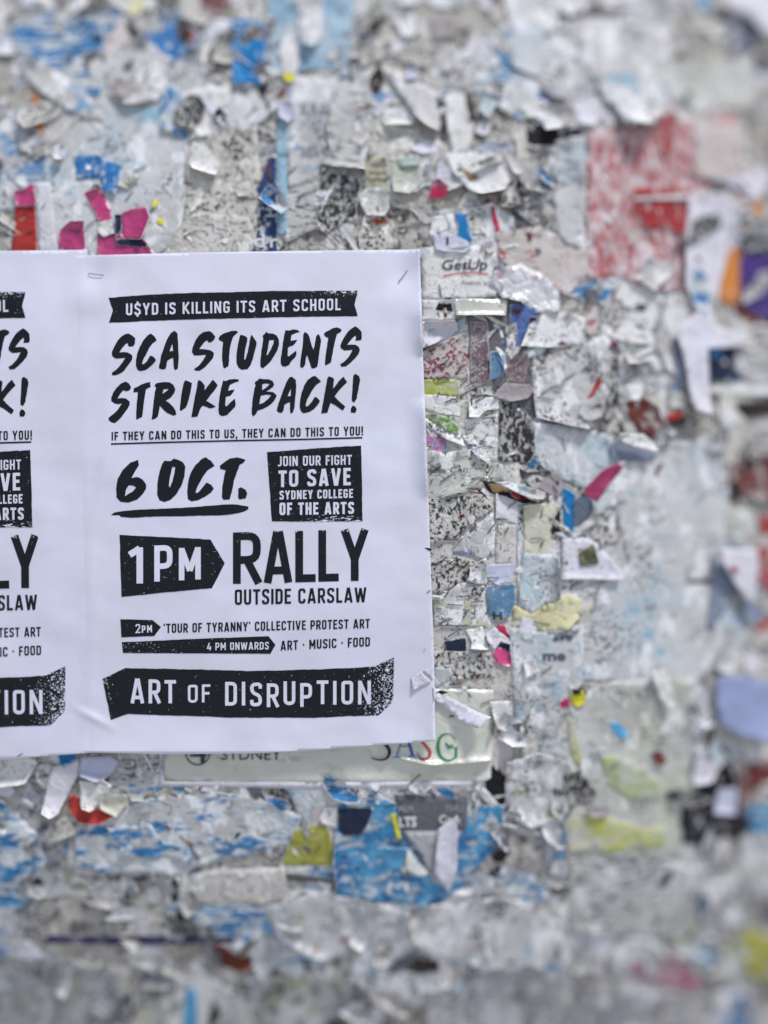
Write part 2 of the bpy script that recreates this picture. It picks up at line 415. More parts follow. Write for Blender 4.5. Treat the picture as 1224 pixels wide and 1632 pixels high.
def cdt(loops, spacing, jitter=0.25, clear=0.45):
    pts = np.concatenate(loops); nb = len(pts)
    edges = []; b = 0
    for l in loops:
        n = len(l); edges += [(b + i, b + (i + 1) % n) for i in range(n)]; b += n
    mn = pts.min(0); mx = pts.max(0)
    xs = np.arange(mn[0] + spacing / 2, mx[0], spacing); ys = np.arange(mn[1] + spacing / 2, mx[1], spacing * 0.87)
    ip = np.zeros((0, 2))
    if len(xs) and len(ys):
        X, Y = np.meshgrid(xs, ys); X = X + (np.arange(len(ys)) % 2)[:, None] * spacing / 2
        X = X + rng.uniform(-jitter, jitter, X.shape) * spacing; Y = Y + rng.uniform(-jitter, jitter, Y.shape) * spacing
        X = X.ravel(); Y = Y.ravel()
        ins = np.zeros(X.shape, bool)
        for l in loops: ins ^= in_poly(X, Y, l)
        ip = np.stack([X[ins], Y[ins]], 1)
        if len(ip):
            d = edge_dist(ip, pts)
            ip = ip[d > spacing * clear]
    allp = np.concatenate([pts, ip])
    v, e, f, _, _, _ = delaunay_2d_cdt([Vector(p) for p in allp], edges, [], 0, 1e-4)
    V = np.array([(p.x, p.y) for p in v]); F = np.array([t for t in f if len(t) == 3], int)
    c = V[F].mean(1)
    ins = np.zeros(len(c), bool)
    for l in loops: ins ^= in_poly(c[:, 0], c[:, 1], l)
    F = F[ins]
    A = V[F[:, 1]] - V[F[:, 0]]; B = V[F[:, 2]] - V[F[:, 0]]
    cr = A[:, 0] * B[:, 1] - A[:, 1] * B[:, 0]
    F = F[np.abs(cr) > 1e-6]; cr = cr[np.abs(cr) > 1e-6]
    F[cr > 0] = F[cr > 0][:, ::-1]          # facing the viewer side of the wall
    used = np.unique(F); remap = -np.ones(len(V), int); remap[used] = np.arange(len(used))
    return V[used], remap[F]

def edge_dist(p, b):
    out = np.empty(len(p))
    for i in range(0, len(p), 512):
        q = p[i:i + 512]
        out[i:i + 512] = np.sqrt(((q[:, None, :] - b[None]) ** 2).sum(-1).min(1))
    return out

def stamp(poly, hfun_val=0.28, cap=None):
    mn = poly.min(0); mx = poly.max(0)
    i0 = max(0, int((mn[0] - GX0) / GS)); i1 = min(H.shape[1] - 1, int((mx[0] - GX0) / GS) + 1)
    j0 = max(0, int((mn[1] - GY0) / GS)); j1 = min(H.shape[0] - 1, int((mx[1] - GY0) / GS) + 1)
    if i1 <= i0 or j1 <= j0: return
    X = GXX[j0:j1 + 1, i0:i1 + 1]; Y = GYY[j0:j1 + 1, i0:i1 + 1]
    ins = in_poly(X, Y, poly)
    nh = drape(X.astype(float), Y.astype(float)) + hfun_val
    nh = clamp_under(X, Y, nh)
    H[j0:j1 + 1, i0:i1 + 1] = np.where(ins, nh, H[j0:j1 + 1, i0:i1 + 1])

COVER = np.zeros(GXX.shape, np.int16)     # how many later sheets lie over each spot
def poly_area(p):
    p = np.asarray(p, float); q = np.roll(p, -1, 0); return abs((p[:, 0] * q[:, 1] - q[:, 0] * p[:, 1]).sum()) / 2
def cover_add(poly, d):
    if poly_area(poly) < 500: return
    COVER[in_poly(GXX, GYY, np.asarray(poly, float))] += d
def covered(px, py):
    ix = np.clip(((px - GX0) / GS + .5).astype(int), 0, H.shape[1] - 1); iy = np.clip(((py - GY0) / GS + .5).astype(int), 0, H.shape[0] - 1)
    return COVER[iy, ix] > 0

SEQ = [0]
def make_sheet(poly, torn=1.2, curl=None, crumple=1.0, lift=0.0, spacing=None, step=None):
    """a sheet laid over whatever is on the wall: returns layout points, heights, faces, edge distances"""
    SEQ[0] += 1; sd_ = SEQ[0]
    poly = np.asarray(poly, float)
    size = math.sqrt(max(1.0, np.ptp(poly[:, 0]) * np.ptp(poly[:, 1])))
    b = rag(poly, torn, step or (2.6 if size < 130 else 4.0), sd_)
    sp = spacing or min(9.0, max(3.6, size / 11.0))
    V, F = cdt([b], sp)
    if len(F) == 0: return None
    ed = edge_dist(V, b)
    h = drape(V[:, 0], V[:, 1]) + 0.28 + lift
    h = h + crumple * (0.38 * np.abs(fbm(V[:, 0] / 34.0, V[:, 1] / 34.0, sd_ * 7, 2)) + 0.16 * fbm(V[:, 0] / 11.0, V[:, 1] / 11.0, sd_ * 7 + 3, 2))
    # loose edges stand off the wall here and there
    loose = np.clip(1 - ed / 14.0, 0, 1) ** 2 * np.clip(fbm(V[:, 0] / 45.0, V[:, 1] / 45.0, sd_ * 5 + 1, 2) * 3.2, 0, 1)
    h = h + loose * 2.0 * crumple
    X = V[:, 0].copy(); Y = V[:, 1].copy()
    for cdir, frac, ang in (curl or []):
        if abs(ang) < 1: continue
        dx, dy = math.cos(R(cdir)), math.sin(R(cdir))
        s = X * dx + Y * dy; smax = s.max(); smin = s.min(); s0 = smax - frac * (smax - smin)
        ln = max(1.0, smax - s0); Rr = ln / R(ang)
        w = s - s0; on = w > 0
        # the fold line itself wanders
        w = w + 0.10 * ln * vn((X * dy - Y * dx) / 30.0, X * 0 + sd_, 77); on = w > 0
        th = np.clip(w / Rr, 0, R(ang))
        ns = Rr * np.sin(th) + (w - Rr * th) * np.cos(th)
        nh = Rr * (1 - np.cos(th)) + (w - Rr * th) * np.sin(th)
        X = np.where(on, X + (ns - w) * dx, X); Y = np.where(on, Y + (ns - w) * dy, Y)
        h = np.where(on, h + nh * S * 1000 * 0.9, h)
    h = np.where(covered(X, Y), np.minimum(h, drape(X, Y) + 0.45), h)
    h = clamp_under(X, Y, h)
    stamp(poly)
    return X, Y, h, F, ed * S * 1000

def sheet_obj(name, poly, mat, back=None, thick=0.00018, parent=None, **kw):
    r = make_sheet(poly, **kw)
    if r is None: return None
    X, Y, h, F, ed = r
    o = mesh_obj(name, world_pt(X, Y, h), F.tolist(), [mat, back or back_mat()], parent=parent, edge=ed)
    md = o.modifiers.new('thickness', 'SOLIDIFY'); md.thickness = thick; md.offset = -1
    md.material_offset = 1; md.material_offset_rim = 1
    return o

def PP(s):
    return [tuple(float(v) for v in q.split(',')) for q in s.split()]

# ------------------------------------------------------------------ setting: wall and pavement
def build_wall():
    def axis(a0, a1, i0, i1):
        inner = list(np.arange(i0, i1 + 1, 11.0))
        l = []; v = i0; st = 20.0
        while v > a0: v -= st; l.append(v); st = min(st * 1.5, 500)
        r = []; v = inner[-1]; st = 20.0
        while v < a1: v += st; r.append(v); st = min(st * 1.5, 500)
        return np.array(l[::-1] + inner + r)
    ax = axis(-6500, 7700, -330, 1560); ay = axis(-2600, 4915, -330, 1960)
    ay = np.minimum(ay, 816 + CAM_Z / S - 2)
    ay = np.unique(ay)
    X, Y = np.meshgrid(ax, ay)
    h = np.where((X > GX0) & (X < GX1) & (Y > GY0) & (Y < GY1), samp(X, Y), 0.6 + 0.9 * fbm(X / 150.0, Y / 150.0, 3, 3)) - 0.25
    P = world_pt(X.ravel(), Y.ravel(), h.ravel())
    P[:, 2] = np.maximum(P[:, 2], 0.0)
    nx = len(ax); F = []
    for j in range(len(ay) - 1):
        for i in range(nx - 1):
            a = j * nx + i; F.append((a, a + nx, a + nx + 1, a + 1))
    m = paper('wall_paper_residue', (0.52, 0.50, 0.47), dirt=0.4, ink=(0.16, 0.15, 0.15), cover=0.30, scale=110, rim=0, peel=0.4, speck=0.25, sscale=520, bump=1.0)
    o = mesh_obj('poster_wall', P, F, [m], origin=(0, 0.05, CAM_Z))
    tag(o, kind='structure')
    # pavement in front of the wall
    yb = float(P[:, 1].min()) + 0.6
    gm = bpy.data.materials.new('pavement_concrete'); gm.use_nodes = True
    nt = gm.node_tree; p = nt.nodes['Principled BSDF']; p.inputs['Roughness'].default_value = 0.85
    tc = N(nt, 'ShaderNodeTexCoord'); n = N(nt, 'ShaderNodeTexNoise'); n.inputs['Scale'].default_value = 6; n.inputs['Detail'].default_value = 8
    nt.links.new(tc.outputs['Object'], n.inputs['Vector'])
    mx = N(nt, 'ShaderNodeMix', data_type='RGBA'); mx.inputs[6].default_value = (0.40, 0.395, 0.385, 1); mx.inputs[7].default_value = (0.52, 0.51, 0.50, 1)
    nt.links.new(n.outputs['Fac'], mx.inputs[0]); nt.links.new(mx.outputs[2], p.inputs['Base Color'])
    g = mesh_obj('pavement', [(-60, -80, 0), (60, -80, 0), (60, yb, 0), (-60, yb, 0)], [(0, 1, 2, 3)], [gm], smooth=False)
    tag(g, kind='structure')
build_wall()

# ------------------------------------------------------------------ labels for the many scraps
USED = set()
LAND = []        # (x, y, phrase)
def uniq(head, x, y, tail='', exclude=None):
    c = sorted(LAND, key=lambda q: (q[0] - x) ** 2 + (q[1] - y) ** 2)
    for extra in ('', 'ragged ', 'creased ', 'wedge of ', 'frayed '):
        for q in c[:7]:
            if q[2] == exclude: continue
            dx, dy = x - q[0], y - q[1]; d = math.hypot(dx, dy)
            if abs(dy) > 1.6 * abs(dx): di = 'above' if dy < 0 else 'below'
            elif abs(dx) > 1.6 * abs(dy): di = 'level with and left of' if dx < 0 else 'level with and right of'
            else: di = ('up' if dy < 0 else 'down') + (' and left of' if dx < 0 else ' and right of')
            if d < 45: di = 'touching' if extra == '' and False else di
            for pre in ('', 'just ', 'well ') if d < 120 else ('well ', 'far ', ''):
                s = f"{extra}{head} {pre}{di} the {q[2]}{tail}"
                if s not in USED and len(s.split()) <= 16:
                    USED.add(s); return s
    return f"{head} near the {c[0][2]}"

# named landmarks used by the labels of plain scraps
for x, y, s in [(140, 330, 'pink shreds'), (395, 85, 'solid blue patch'), (60, 185, 'thin orange strip'), (230, 260, 'big smooth pale sheet'),
                (448, 280, 'pale blue tape'), (425, 330, 'navy torn strip'), (495, 200, 'sheet with faded headings'), (555, 205, 'hanging speckled curl'),
                (600, 270, 'cream scrap with print'), (648, 280, 'cup shaped cream scrap'), (698, 300, 'small crimson scrap'), (738, 362, 'blue torn shred'),
                (880, 190, 'rolled white curl'), (1000, 120, 'spiky hanging sheet'), (1190, 50, 'painted hollow in the corner'), (1030, 320, 'worn red poster'),
                (1160, 430, 'orange scrap'), (1200, 460, 'purple scrap'), (735, 420, 'sheet with the logo word'), (765, 493, 'rolled glossy sleeve'),
                (832, 520, 'cobalt blue card'), (1110, 590, 'long forked white strip'), (1015, 705, 'folded white shard'), (820, 625, 'mauve lens of paper'),
                (705, 620, 'lime green band'), (820, 785, 'torn mouth of red and brown'), (905, 815, 'bright blue stripe'), (960, 765, 'magenta scrap'),
                (740, 850, 'black mottled photocopy'), (860, 930, 'curled white tongue'), (880, 975, 'pale yellow scrap'), (798, 955, 'blue patch with a letter'),
                (805, 1045, 'hot pink scrap'), (1180, 910, 'white triangular flap'), (940, 890, 'white card with a tiny photo'), (735, 1130, 'long folded white shard'),
                (1180, 1130, 'periwinkle flap'), (1140, 1260, 'torn black patch'), (985, 1335, 'yellow stained band'), (1010, 1240, 'green stain'),
                (145, 1290, 'torn red and white scrap'), (500, 1350, 'mustard patch'), (565, 1305, 'navy card'), (690, 1295, 'grey card with white letters'),
                (620, 1400, 'blue patches'), (500, 1225, 'glossy pale green sleeve'), (330, 1445, 'thin blue line'), (220, 1498, 'dark navy strip'),
                (360, 1525, 'rust red curl'), (1060, 1555, 'faded pink patch'), (1195, 1520, 'dull yellow corner'), (930, 1110, 'yellow and black chip'),
                (980, 1430, 'grey scribbled sheet'), (780, 1250, 'painted gash'), (90, 1260, 'long white tongue'), (300, 1340, 'blue scratched sheet')]:
    LAND.append((x, y, s))


SCR = 'paper scrap'
DEFER = []
def sc(label, mat, pts, curl=None, name='paper_scrap', cat=SCR, group=None, **kw):
    if name == 'paper_scrap':
        for w, nm in (('strip', 'paper_strip'), ('card', 'card'), ('ribbon', 'paper_strip'), ('film', 'plastic_film'), ('glossy', 'glossy_sheet')):
            if w in label.split(' beside ')[0].split(' under ')[0].split(' below ')[0].split(' on ')[0].split(' of ')[0].split(' across ')[0].split(' holding ')[0].split(' behind ')[0].split(' right ')[0].split(' left ')[0].split(' over ')[0].split(' by ')[0].split(' near ')[0].split(' between ')[0].split(' above ')[0].split(' along ')[0].split():
                name = nm; break
    if DEFER is not None:
        DEFER.append((label, mat, PP(pts), curl, name, cat, group, kw)); cover_add(PP(pts), 1); return None
    return put_scrap(label, mat, PP(pts), curl, name, cat, group, kw)
def put_scrap(label, mat, poly, curl, name, cat, group, kw):
    o = sheet_obj(name, poly, M(mat), curl=curl, **kw)
    if name in ('paper_strip', 'card', 'plastic_film', 'glossy_sheet'): cat = name.replace('_', ' ')
    tag(o, label, cat, group)
    return o
# ------------------------------------------------------------------ layer two: the scraps one can point at
# top left
sc('big smooth pale sheet with a rounded edge above the flyers', 'palecool', '130,182 205,130 250,118 288,148 298,170 297,230 296,320 288,368 268,395 250,410 130,412 60,400 55,330 75,250 108,205', torn=0.6, crumple=0.7)
sc('wide blue scratched patch near the upper corner', 'bluescr', '20,40 90,22 165,38 168,82 140,118 150,150 95,120 60,105 25,80', torn=2, crumple=1.3)
sc('blue flecked scrap under the dark loop of paper', 'bluelite', '60,95 140,90 165,120 160,150 135,160 90,150 55,125', torn=2)
sc('worn blue triangle of print beside the small orange tick', 'bluepatch', '225,52 292,38 300,86 272,108 252,96 236,70', torn=1.5)
sc('vertically scraped blue square on the smooth pale sheet', 'bluevert', '252,128 290,148 299,222 290,228 272,210 254,208', torn=0.8)
sc('broken blue block shaped like a letter U', 'bluepatch', '117,247 156,246 170,256 195,258 190,292 184,312 162,304 158,285 122,288', torn=1.2)
sc('pale rounded scrap hanging below the wide blue patch', 'pale', '170,80 225,55 262,85 275,125 250,160 200,170 172,150 165,110', torn=1.4, curl=[(95, .25, 60)])
sc('dusty rose oval scrap on the pale paper', 'mauvespeck', '178,126 200,124 222,132 228,150 205,158 185,150', torn=1.2)
sc('long slanting grey tongue lifted along its lower edge', 'pale', '18,92 34,90 80,108 134,146 168,186 165,196 138,190 98,168 64,148 36,120', torn=1.2, curl=[(125, .35, 55)], crumple=1.4)
sc('dark loop of curled paper on the blue print', 'darkgrey', '133,86 150,80 163,84 164,100 150,98 140,112 133,104', torn=1.2, curl=[(90, .4, 50)])
sc('pale knob of paper inside the dark loop', 'pale', '138,100 158,92 172,112 160,128 142,124', torn=1.2, curl=[(200, .4, 70)])
sc('thin orange strip running down the pale paper', 'orange', '50,148 60,154 66,180 73,214 68,222 58,200 53,175', torn=0.8, curl=[(90, .3, 30)])
sc('smudged grey scrap beside the orange strip', 'grey', '25,215 60,205 75,225 60,245 35,240', torn=2)
sc('solid bright blue upright patch near the top', 'blue', '367,32 398,30 420,36 424,78 419,136 370,134', torn=0.7, curl=[(90, .2, 20)])
sc('sky washed sheet at the top centre', 'bluewash', '424,-12 565,-12 562,40 556,98 540,114 470,112 430,118 422,60', torn=1.2)
sc('upright lifted tongue on the sky washed sheet', 'pale', '472,-12 514,-12 512,40 508,70 497,80 480,72 474,40', torn=1, curl=[(90, .45, 60), (180, .35, 60)])
sc('lime white scrap with a point at the top edge', 'yellowpale', '190,-12 232,-10 228,12 212,30 200,12', torn=1, curl=[(90, .4, 40)])
sc('dark maroon smudge of paper at the top edge', 'brownred', '318,-12 378,-12 368,14 345,30 320,22', torn=2)
sc('blackened scrap beside the lime white point', 'blackworn', '225,28 240,12 256,20 258,30 232,34', torn=2)
sc('small orange red tick between two blue patches', 'red', '302,46 310,44 308,62 299,72', torn=0.6)
sc('white torn flap beside the solid blue patch', 'white', '290,150 330,135 368,140 366,165 340,185 330,200 338,215 318,228 304,225 300,180', torn=1.2, curl=[(95, .3, 70)], crumple=1.5)
sc('grainy cream sheet with cracks above the right flyer', 'cream', '300,222 350,210 410,200 415,300 405,398 350,412 262,410 268,385 292,365 297,280', torn=1, crumple=1.4)
sc('smaller cracked cream sheet meeting the flyer edge', 'mottlelite', '292,352 330,340 398,345 420,380 415,412 262,412 272,392', torn=1.3, crumple=1.2)
sc('little cream box shaped curl on the grainy sheet', 'palegreen', '370,296 395,290 400,300 398,312 380,316', torn=0.8, curl=[(100, .4, 80)])
sc('pale blue vertical ribbon of tape', 'tape', '441,182 457,184 458,290 457,374 442,374 440,280', torn=0.4, crumple=0.6, name='tape_strip', cat='tape')
sc('navy torn strip with white serif letters at the flyer edge', 'navy', '430,250 441,246 441,330 442,404 400,404 408,372 412,330 408,300 418,275', torn=1.8)
sc('sheet with faded grey headings beside the pale blue tape', 'palecool', '458,122 542,124 540,160 524,188 520,252 500,290 460,298 457,240', torn=0.8, crumple=0.6)
sc('round lilac scrap at the head of the blue tape', 'lavender', '444,164 456,158 470,166 471,184 458,196 444,186', torn=0.8, curl=[(120, .4, 50)])
sc('tiny acid yellow chip above the lilac round scrap', 'yellowbright', '450,120 460,114 470,120 468,130 456,130', torn=0.6, curl=[(60, .4, 50)])
sc('red and brown sliver below the acid yellow chip', 'brownred', '440,152 452,140 460,143 448,158', torn=0.6)
sc('long hanging speckled curl with its hem lifted', 'newsprint', '528,150 545,128 575,122 592,148 590,205 583,283 560,276 535,272 505,262 524,240 522,190', torn=1.1, curl=[(92, .22, 95)], crumple=1.8)
sc('mottled dark patch painted as shade beneath the hanging curl', 'mottleheavy', '515,268 560,280 595,290 590,318 560,330 530,325 508,300', torn=2)  # mottled sheet paints the shadow under the lifted hem
sc('white crumpled scrap with a crimson corner', 'white', '562,198 585,188 590,215 578,235 560,225', torn=1, curl=[(45, .4, 70)])
sc('cream scrap printed with small dark words', 'creamtext', '583,250 618,250 621,305 582,303', torn=0.8)
sc('scrap painted dark as a shaded gap beside the cream printed scrap', 'darkhole', '590,120 606,95 612,130 600,150 592,140', torn=2)  # flat dark sheet paints the shade of a gap
sc('cream pocket of folded paper', 'palegreen', '570,313 584,300 616,298 621,330 610,348 584,346', torn=0.7, curl=[(92, .3, 80), (200, .2, 50)])
sc('cup shaped cream scrap with a green band', 'palegreen', '620,250 668,244 674,290 652,313 626,311', torn=0.8, curl=[(100, .35, 75)])
sc('soft green band across the cup shaped scrap', 'tealwash', '632,252 666,246 670,262 640,266', torn=1)
sc('dark scribbled scrap above the flyer top edge', 'mottleheavy', '508,326 568,324 570,350 538,360 520,372 504,366', torn=1.2, curl=[(130, .3, 40)])
sc('rust coloured slit under the cream pocket', 'rust', '588,350 612,346 618,356 600,360', torn=1)
sc('small crimson scrap lifting at its tip', 'crimson', '690,288 700,282 718,298 710,316 680,319', torn=0.6, curl=[(300, .3, 50)])
sc('large pale fold slanting over the mottled paper', 'pale', '606,106 650,120 700,150 720,190 697,215 672,204 655,172 630,140', torn=1, curl=[(120, .4, 90)], crumple=1.4, lift=2)
sc('upright pale flap with a dark slot beside it', 'white', '705,152 738,148 757,182 748,240 720,246 712,200', torn=1, curl=[(180, .35, 70)])
sc('black slot between two pale flaps', 'darkhole', '694,160 703,158 712,205 706,232 698,205', torn=1)  # black sheet in place of shade between the flaps
sc('second black slot on the edge of the upright flap', 'darkhole', '740,142 752,150 760,190 752,196 744,170', torn=1)  # painted shade along the flap edge
sc('small lavender tag low on the top sheets', 'lavender', '648,80 664,82 666,125 648,128', torn=0.5, curl=[(90, .3, 40)])
sc('grey square print near the top', 'mauve', '685,28 720,24 728,60 690,62', torn=2)
sc('salmon smudge on the pale top sheet', 'redlite', '722,95 740,98 738,115 724,112', torn=1.5)
sc('crumpled white ruff above the blue shred', 'white', '708,246 745,240 790,255 815,290 800,310 770,318 745,300 720,270', torn=1.4, curl=[(80, .35, 85)], crumple=2)
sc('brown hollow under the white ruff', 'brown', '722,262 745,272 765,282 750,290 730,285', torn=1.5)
sc('mottled grey scrap edging the white ruff', 'mottle', '560,60 606,70 640,60 690,70 680,110 640,100 600,96 575,110', torn=2)
sc('torn blue shred hanging between white scraps', 'blue', '723,340 748,337 752,350 746,362 753,386 726,386 730,362', torn=1.5)
sc('thin crimson sliver with a dark stripe', 'crimson', '780,314 786,318 798,368 792,374 784,350', torn=0.5, curl=[(180, .4, 40)])
sc('white creased piece around the blue shred', 'white', '690,345 722,340 728,380 700,392 684,375', torn=1.3, crumple=1.6)
# pink group
sc('red and crimson strip beside the white ribbon', 'red', '24,326 56,325 61,410 16,410', torn=0.5)
sc('pink cap on the red strip', 'pink', '22,303 40,300 46,293 54,290 58,327 24,329', torn=0.5)
sc('plain white ribbon between red strip and pink square', 'lilac', '56,290 80,290 86,340 92,412 62,412', torn=0.5, crumple=0.6)
sc('pink square scrap with a torn top', 'pink', '93,372 104,358 112,350 134,350 137,400 93,400', torn=0.9, curl=[(270, .3, 40)])
sc('pink folded base at the flyer top with a navy stripe', 'pink', '155,372 184,370 230,382 252,412 155,412', torn=0.5)
sc('navy stripe across the pink folded base', 'navysolid', '184,380 230,382 240,395 186,390', torn=0.2, crumple=0.4)
sc('dark band beside the pink petal', 'navysolid', '182,342 194,340 194,366 184,382', torn=0.3)
sc('pink petal bending out to the side', 'pink', '192,340 214,331 233,329 242,347 234,366 227,382 197,380', torn=0.4, curl=[(20, .5, 55)])
sc('pink twisted shred with a blackened tip', 'pink', '132,306 152,297 166,310 177,333 178,354 160,357 150,337 140,320', torn=0.5, curl=[(240, .35, 45)])
sc('black tip stuck to the pink twisted shred', 'black', '146,296 157,293 161,303 152,304', torn=0.6)
sc('small white knot between the pink shreds', 'white', '152,354 178,350 182,372 165,378 152,368', torn=0.9, curl=[(200, .4, 80)])
sc('white lozenge curl with a mint green face', 'palegreen', '185,296 200,277 224,282 205,302', torn=0.5, curl=[(120, .4, 60)])
sc('mint green face of the lozenge curl', 'tealwash', '200,279 222,282 208,292', torn=0.4)
sc('yellow fleck beside the pink petal', 'yellowbright', '243,322 250,316 252,324 244,332', torn=0.5)
sc('lower yellow fleck beside the pink base', 'yellowbright', '250,350 262,348 258,360 251,358', torn=0.5)
# top right
sc('broad pale sheet along the top edge', 'pale', '800,-12 1110,-12 1100,20 1040,40 960,30 880,40 820,60', torn=1.4, crumple=1.2)
sc('crease shade painted black under the top edge sheet', 'darkhole', '885,22 940,16 1010,12 990,24 930,30 890,28', torn=1)  # crease shade laid in as a dark sheet
sc('spiky hanging pale sheet with ragged tips', 'pale', '880,40 940,28 1000,34 1060,52 1078,110 1062,170 1040,222 1022,205 1005,215 985,172 962,160 940,120 900,90', torn=2.4, curl=[(85, .4, 75)], crumple=2, lift=2.5)
sc('pale wedge tucked beside the spiky sheet', 'palecool', '800,60 880,35 930,80 900,110 860,125 820,110', torn=1.5, curl=[(120, .2, 60)])
sc('white bent peg near the top', 'white', '846,15 868,12 892,40 880,54 862,48', torn=0.8, curl=[(50, .4, 70)])
sc('pale jagged scrap left of the grey spikes', 'pale', '862,110 910,82 940,120 952,140 930,160 880,158 860,140', torn=1.5, curl=[(110, .25, 70)])
sc('hollow shade painted black behind the rolled white curl', 'black', '838,190 862,186 884,205 900,200 938,208 905,232 870,235 840,235', torn=2)  # black sheet paints the shade inside the curl hollow
sc('lilac white flap beside the rolled curl', 'lilac', '908,165 950,146 968,170 946,204 922,198', torn=0.9, curl=[(100, .4, 60)])
sc('rolled white curl standing off the wall', 'white', '828,168 860,158 880,168 898,204 895,220 874,222 862,190 838,186', torn=0.5, curl=[(80, .6, 95)], crumple=0.5)
sc('tan fold beside the dark hollow', 'cream', '822,220 838,200 840,250 832,276 824,262', torn=0.8, curl=[(180, .3, 60)])
sc('pale green white sheet above the red poster', 'palegreen', '1062,96 1180,98 1200,130 1194,172 1120,182 1070,166 1050,130', torn=1.2, crumple=1.2)
sc('dark swoop of shadowed paper in the corner', 'slate', '1136,28 1180,12 1224,52 1240,90 1180,84 1146,60', torn=2, curl=[(60, .3, 50)])  # slate colour paints the dark of the corner hollow
sc('white corner flap curling forward', 'lilac', '1132,-14 1240,-14 1240,66 1216,50 1196,26 1166,16', torn=0.6, curl=[(200, .35, 90)], lift=5)
sc('teal blue arc beside the corner flap', 'bluezone', '1100,-12 1134,-12 1132,26 1118,20', torn=1)
sc('lilac dot of rolled paper under the spikes', 'lilac', '1046,132 1062,128 1070,142 1058,152 1046,146', torn=0.4, curl=[(90, .4, 60)])
sc('worn red poster streaked with white', 'redworn', '934,208 1000,200 1060,196 1178,178 1180,230 1130,300 1098,400 1090,470 1010,450 934,442', torn=4, crumple=0.9)
sc('dense red block low in the worn poster', 'reddense', '1012,300 1100,296 1092,372 1040,368 1008,345', torn=5)
sc('upper red streaks of the worn poster', 'reddense', '1046,190 1078,178 1080,215 1066,250 1048,246', torn=2)
sc('thin pale line crossing the dense red block', 'pale', '1010,314 1098,310 1098,316 1010,320', torn=0.2)
sc('faded rose sheet beside the worn red poster', 'redlite', '1108,190 1190,205 1185,260 1150,290 1106,280', torn=2)
sc('reddish crumpled scrap at the poster foot', 'redlite', '790,370 860,360 935,400 940,440 905,470 860,455 815,440 795,410', torn=1.5, crumple=1.6)
sc('pale upright strip along the worn poster edge', 'palecool', '885,225 932,215 934,330 932,400 890,380 880,300', torn=1)
sc('pale jagged panel between red and orange', 'lilac', '1098,308 1160,305 1180,340 1170,470 1130,480 1090,460 1092,380', torn=1.2, curl=[(180, .2, 60)])
sc('dark blot near the top of the pale panel', 'darkhole', '1142,292 1160,290 1168,300 1155,306', torn=1.5)
sc('upper orange scrap below the pale panel', 'orange', '1205,322 1216,322 1210,368 1186,366', torn=0.6)
sc('orange sleeve shaped piece', 'orange', '1162,398 1182,385 1190,430 1176,482 1160,492 1146,472 1150,440', torn=0.8, curl=[(0, .4, 50)])
sc('purple glossy scrap at the edge', 'purple', '1184,395 1240,392 1240,514 1206,504 1180,478 1178,430', torn=0.7, curl=[(90, .25, 40)])
sc('black glossy curl above the purple scrap', 'navysolid', '1176,374 1240,372 1240,402 1200,408 1180,396', torn=0.5, curl=[(270, .5, 60)])
sc('brown underside below the purple scrap', 'rust', '1172,478 1206,504 1240,515 1240,530 1200,522 1170,498', torn=1)
# right middle
sc('pale blue creased panel behind the forked strip', 'pale', '1060,470 1130,455 1150,480 1090,540 1085,600 1060,590 1040,540', torn=1.6, curl=[(180, .2, 40)])
sc('dark picture scrap behind the forked strip', 'navysolid', '1130,552 1179,552 1179,608 1130,608', torn=0.5)
sc('blue corner of the dark picture scrap', 'blue', '1133,552 1154,552 1150,570 1134,572', torn=0.5)
sc('pale clipping right of the dark picture', 'newsprint', '1175,550 1240,545 1240,614 1190,612 1170,585', torn=1.2)
sc('white ledge of paper under the dark picture', 'white', '1126,612 1240,616 1240,630 1126,626', torn=0.6, curl=[(90, .5, 60)])
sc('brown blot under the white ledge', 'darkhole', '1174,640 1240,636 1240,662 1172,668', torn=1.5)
sc('shadow painted slate blue beside the forked strip', 'slatelite', '1070,540 1086,538 1092,600 1096,612 1088,618 1078,590', torn=0.8)  # shadow of the hanging strip, painted as a slate sheet
sc('long forked white strip hanging free', 'lilac', '1077,528 1130,482 1142,518 1202,540 1202,549 1128,556 1130,612 1134,668 1110,660 1102,635 1088,566', torn=0.6, curl=[(95, .25, 60)], lift=4, crumple=0.8)
sc('white creased wedge below the red poster', 'white', '960,528 1010,522 1045,535 1050,550 1010,548 980,540', torn=1, curl=[(100, .4, 70)])
sc('dark red spot under the white wedge', 'magenta', '958,538 985,545 988,556 962,560', torn=1)
sc('sea green wisp under the white wedge', 'teal', '1005,552 1028,556 1024,563 1006,560', torn=0.8)
sc('cluster of red brown paper shards', 'brownred', '998,640 1022,632 1050,650 1062,680 1040,700 1020,690 1004,668', torn=2, crumple=2)
sc('white tooth in the red brown cluster', 'white', '996,615 1026,612 1022,640 1006,638', torn=0.9, curl=[(90, .4, 70)])
sc('orange red flake beside the red brown cluster', 'red', '1060,660 1090,652 1088,672 1064,680', torn=1.2, curl=[(90, .4, 60)])
sc('pale chip above the orange red flake', 'palegreen', '1066,626 1096,624 1094,650 1068,650', torn=0.8, curl=[(90, .4, 50)])
sc('dark crowded scrap along the edge', 'brownred', '1160,740 1190,720 1240,725 1240,800 1190,795 1165,780', torn=2, crumple=2)
sc('black bar inside the dark crowded scrap', 'black', '1162,770 1176,768 1178,800 1168,802', torn=1.2)
sc('large smooth pale sheet with faint blue rubbing', 'palecool', '960,730 1060,700 1140,705 1162,780 1160,880 1145,960 1150,1050 1100,1100 1000,1095 925,1085 905,1015 940,990 960,930 1000,900 985,830', torn=1.2, crumple=0.8)
sc('pale upper sheet with a torn waist', 'palecool', '846,672 900,678 965,690 1000,725 1000,800 950,820 930,780 880,755 850,735', torn=1.3)
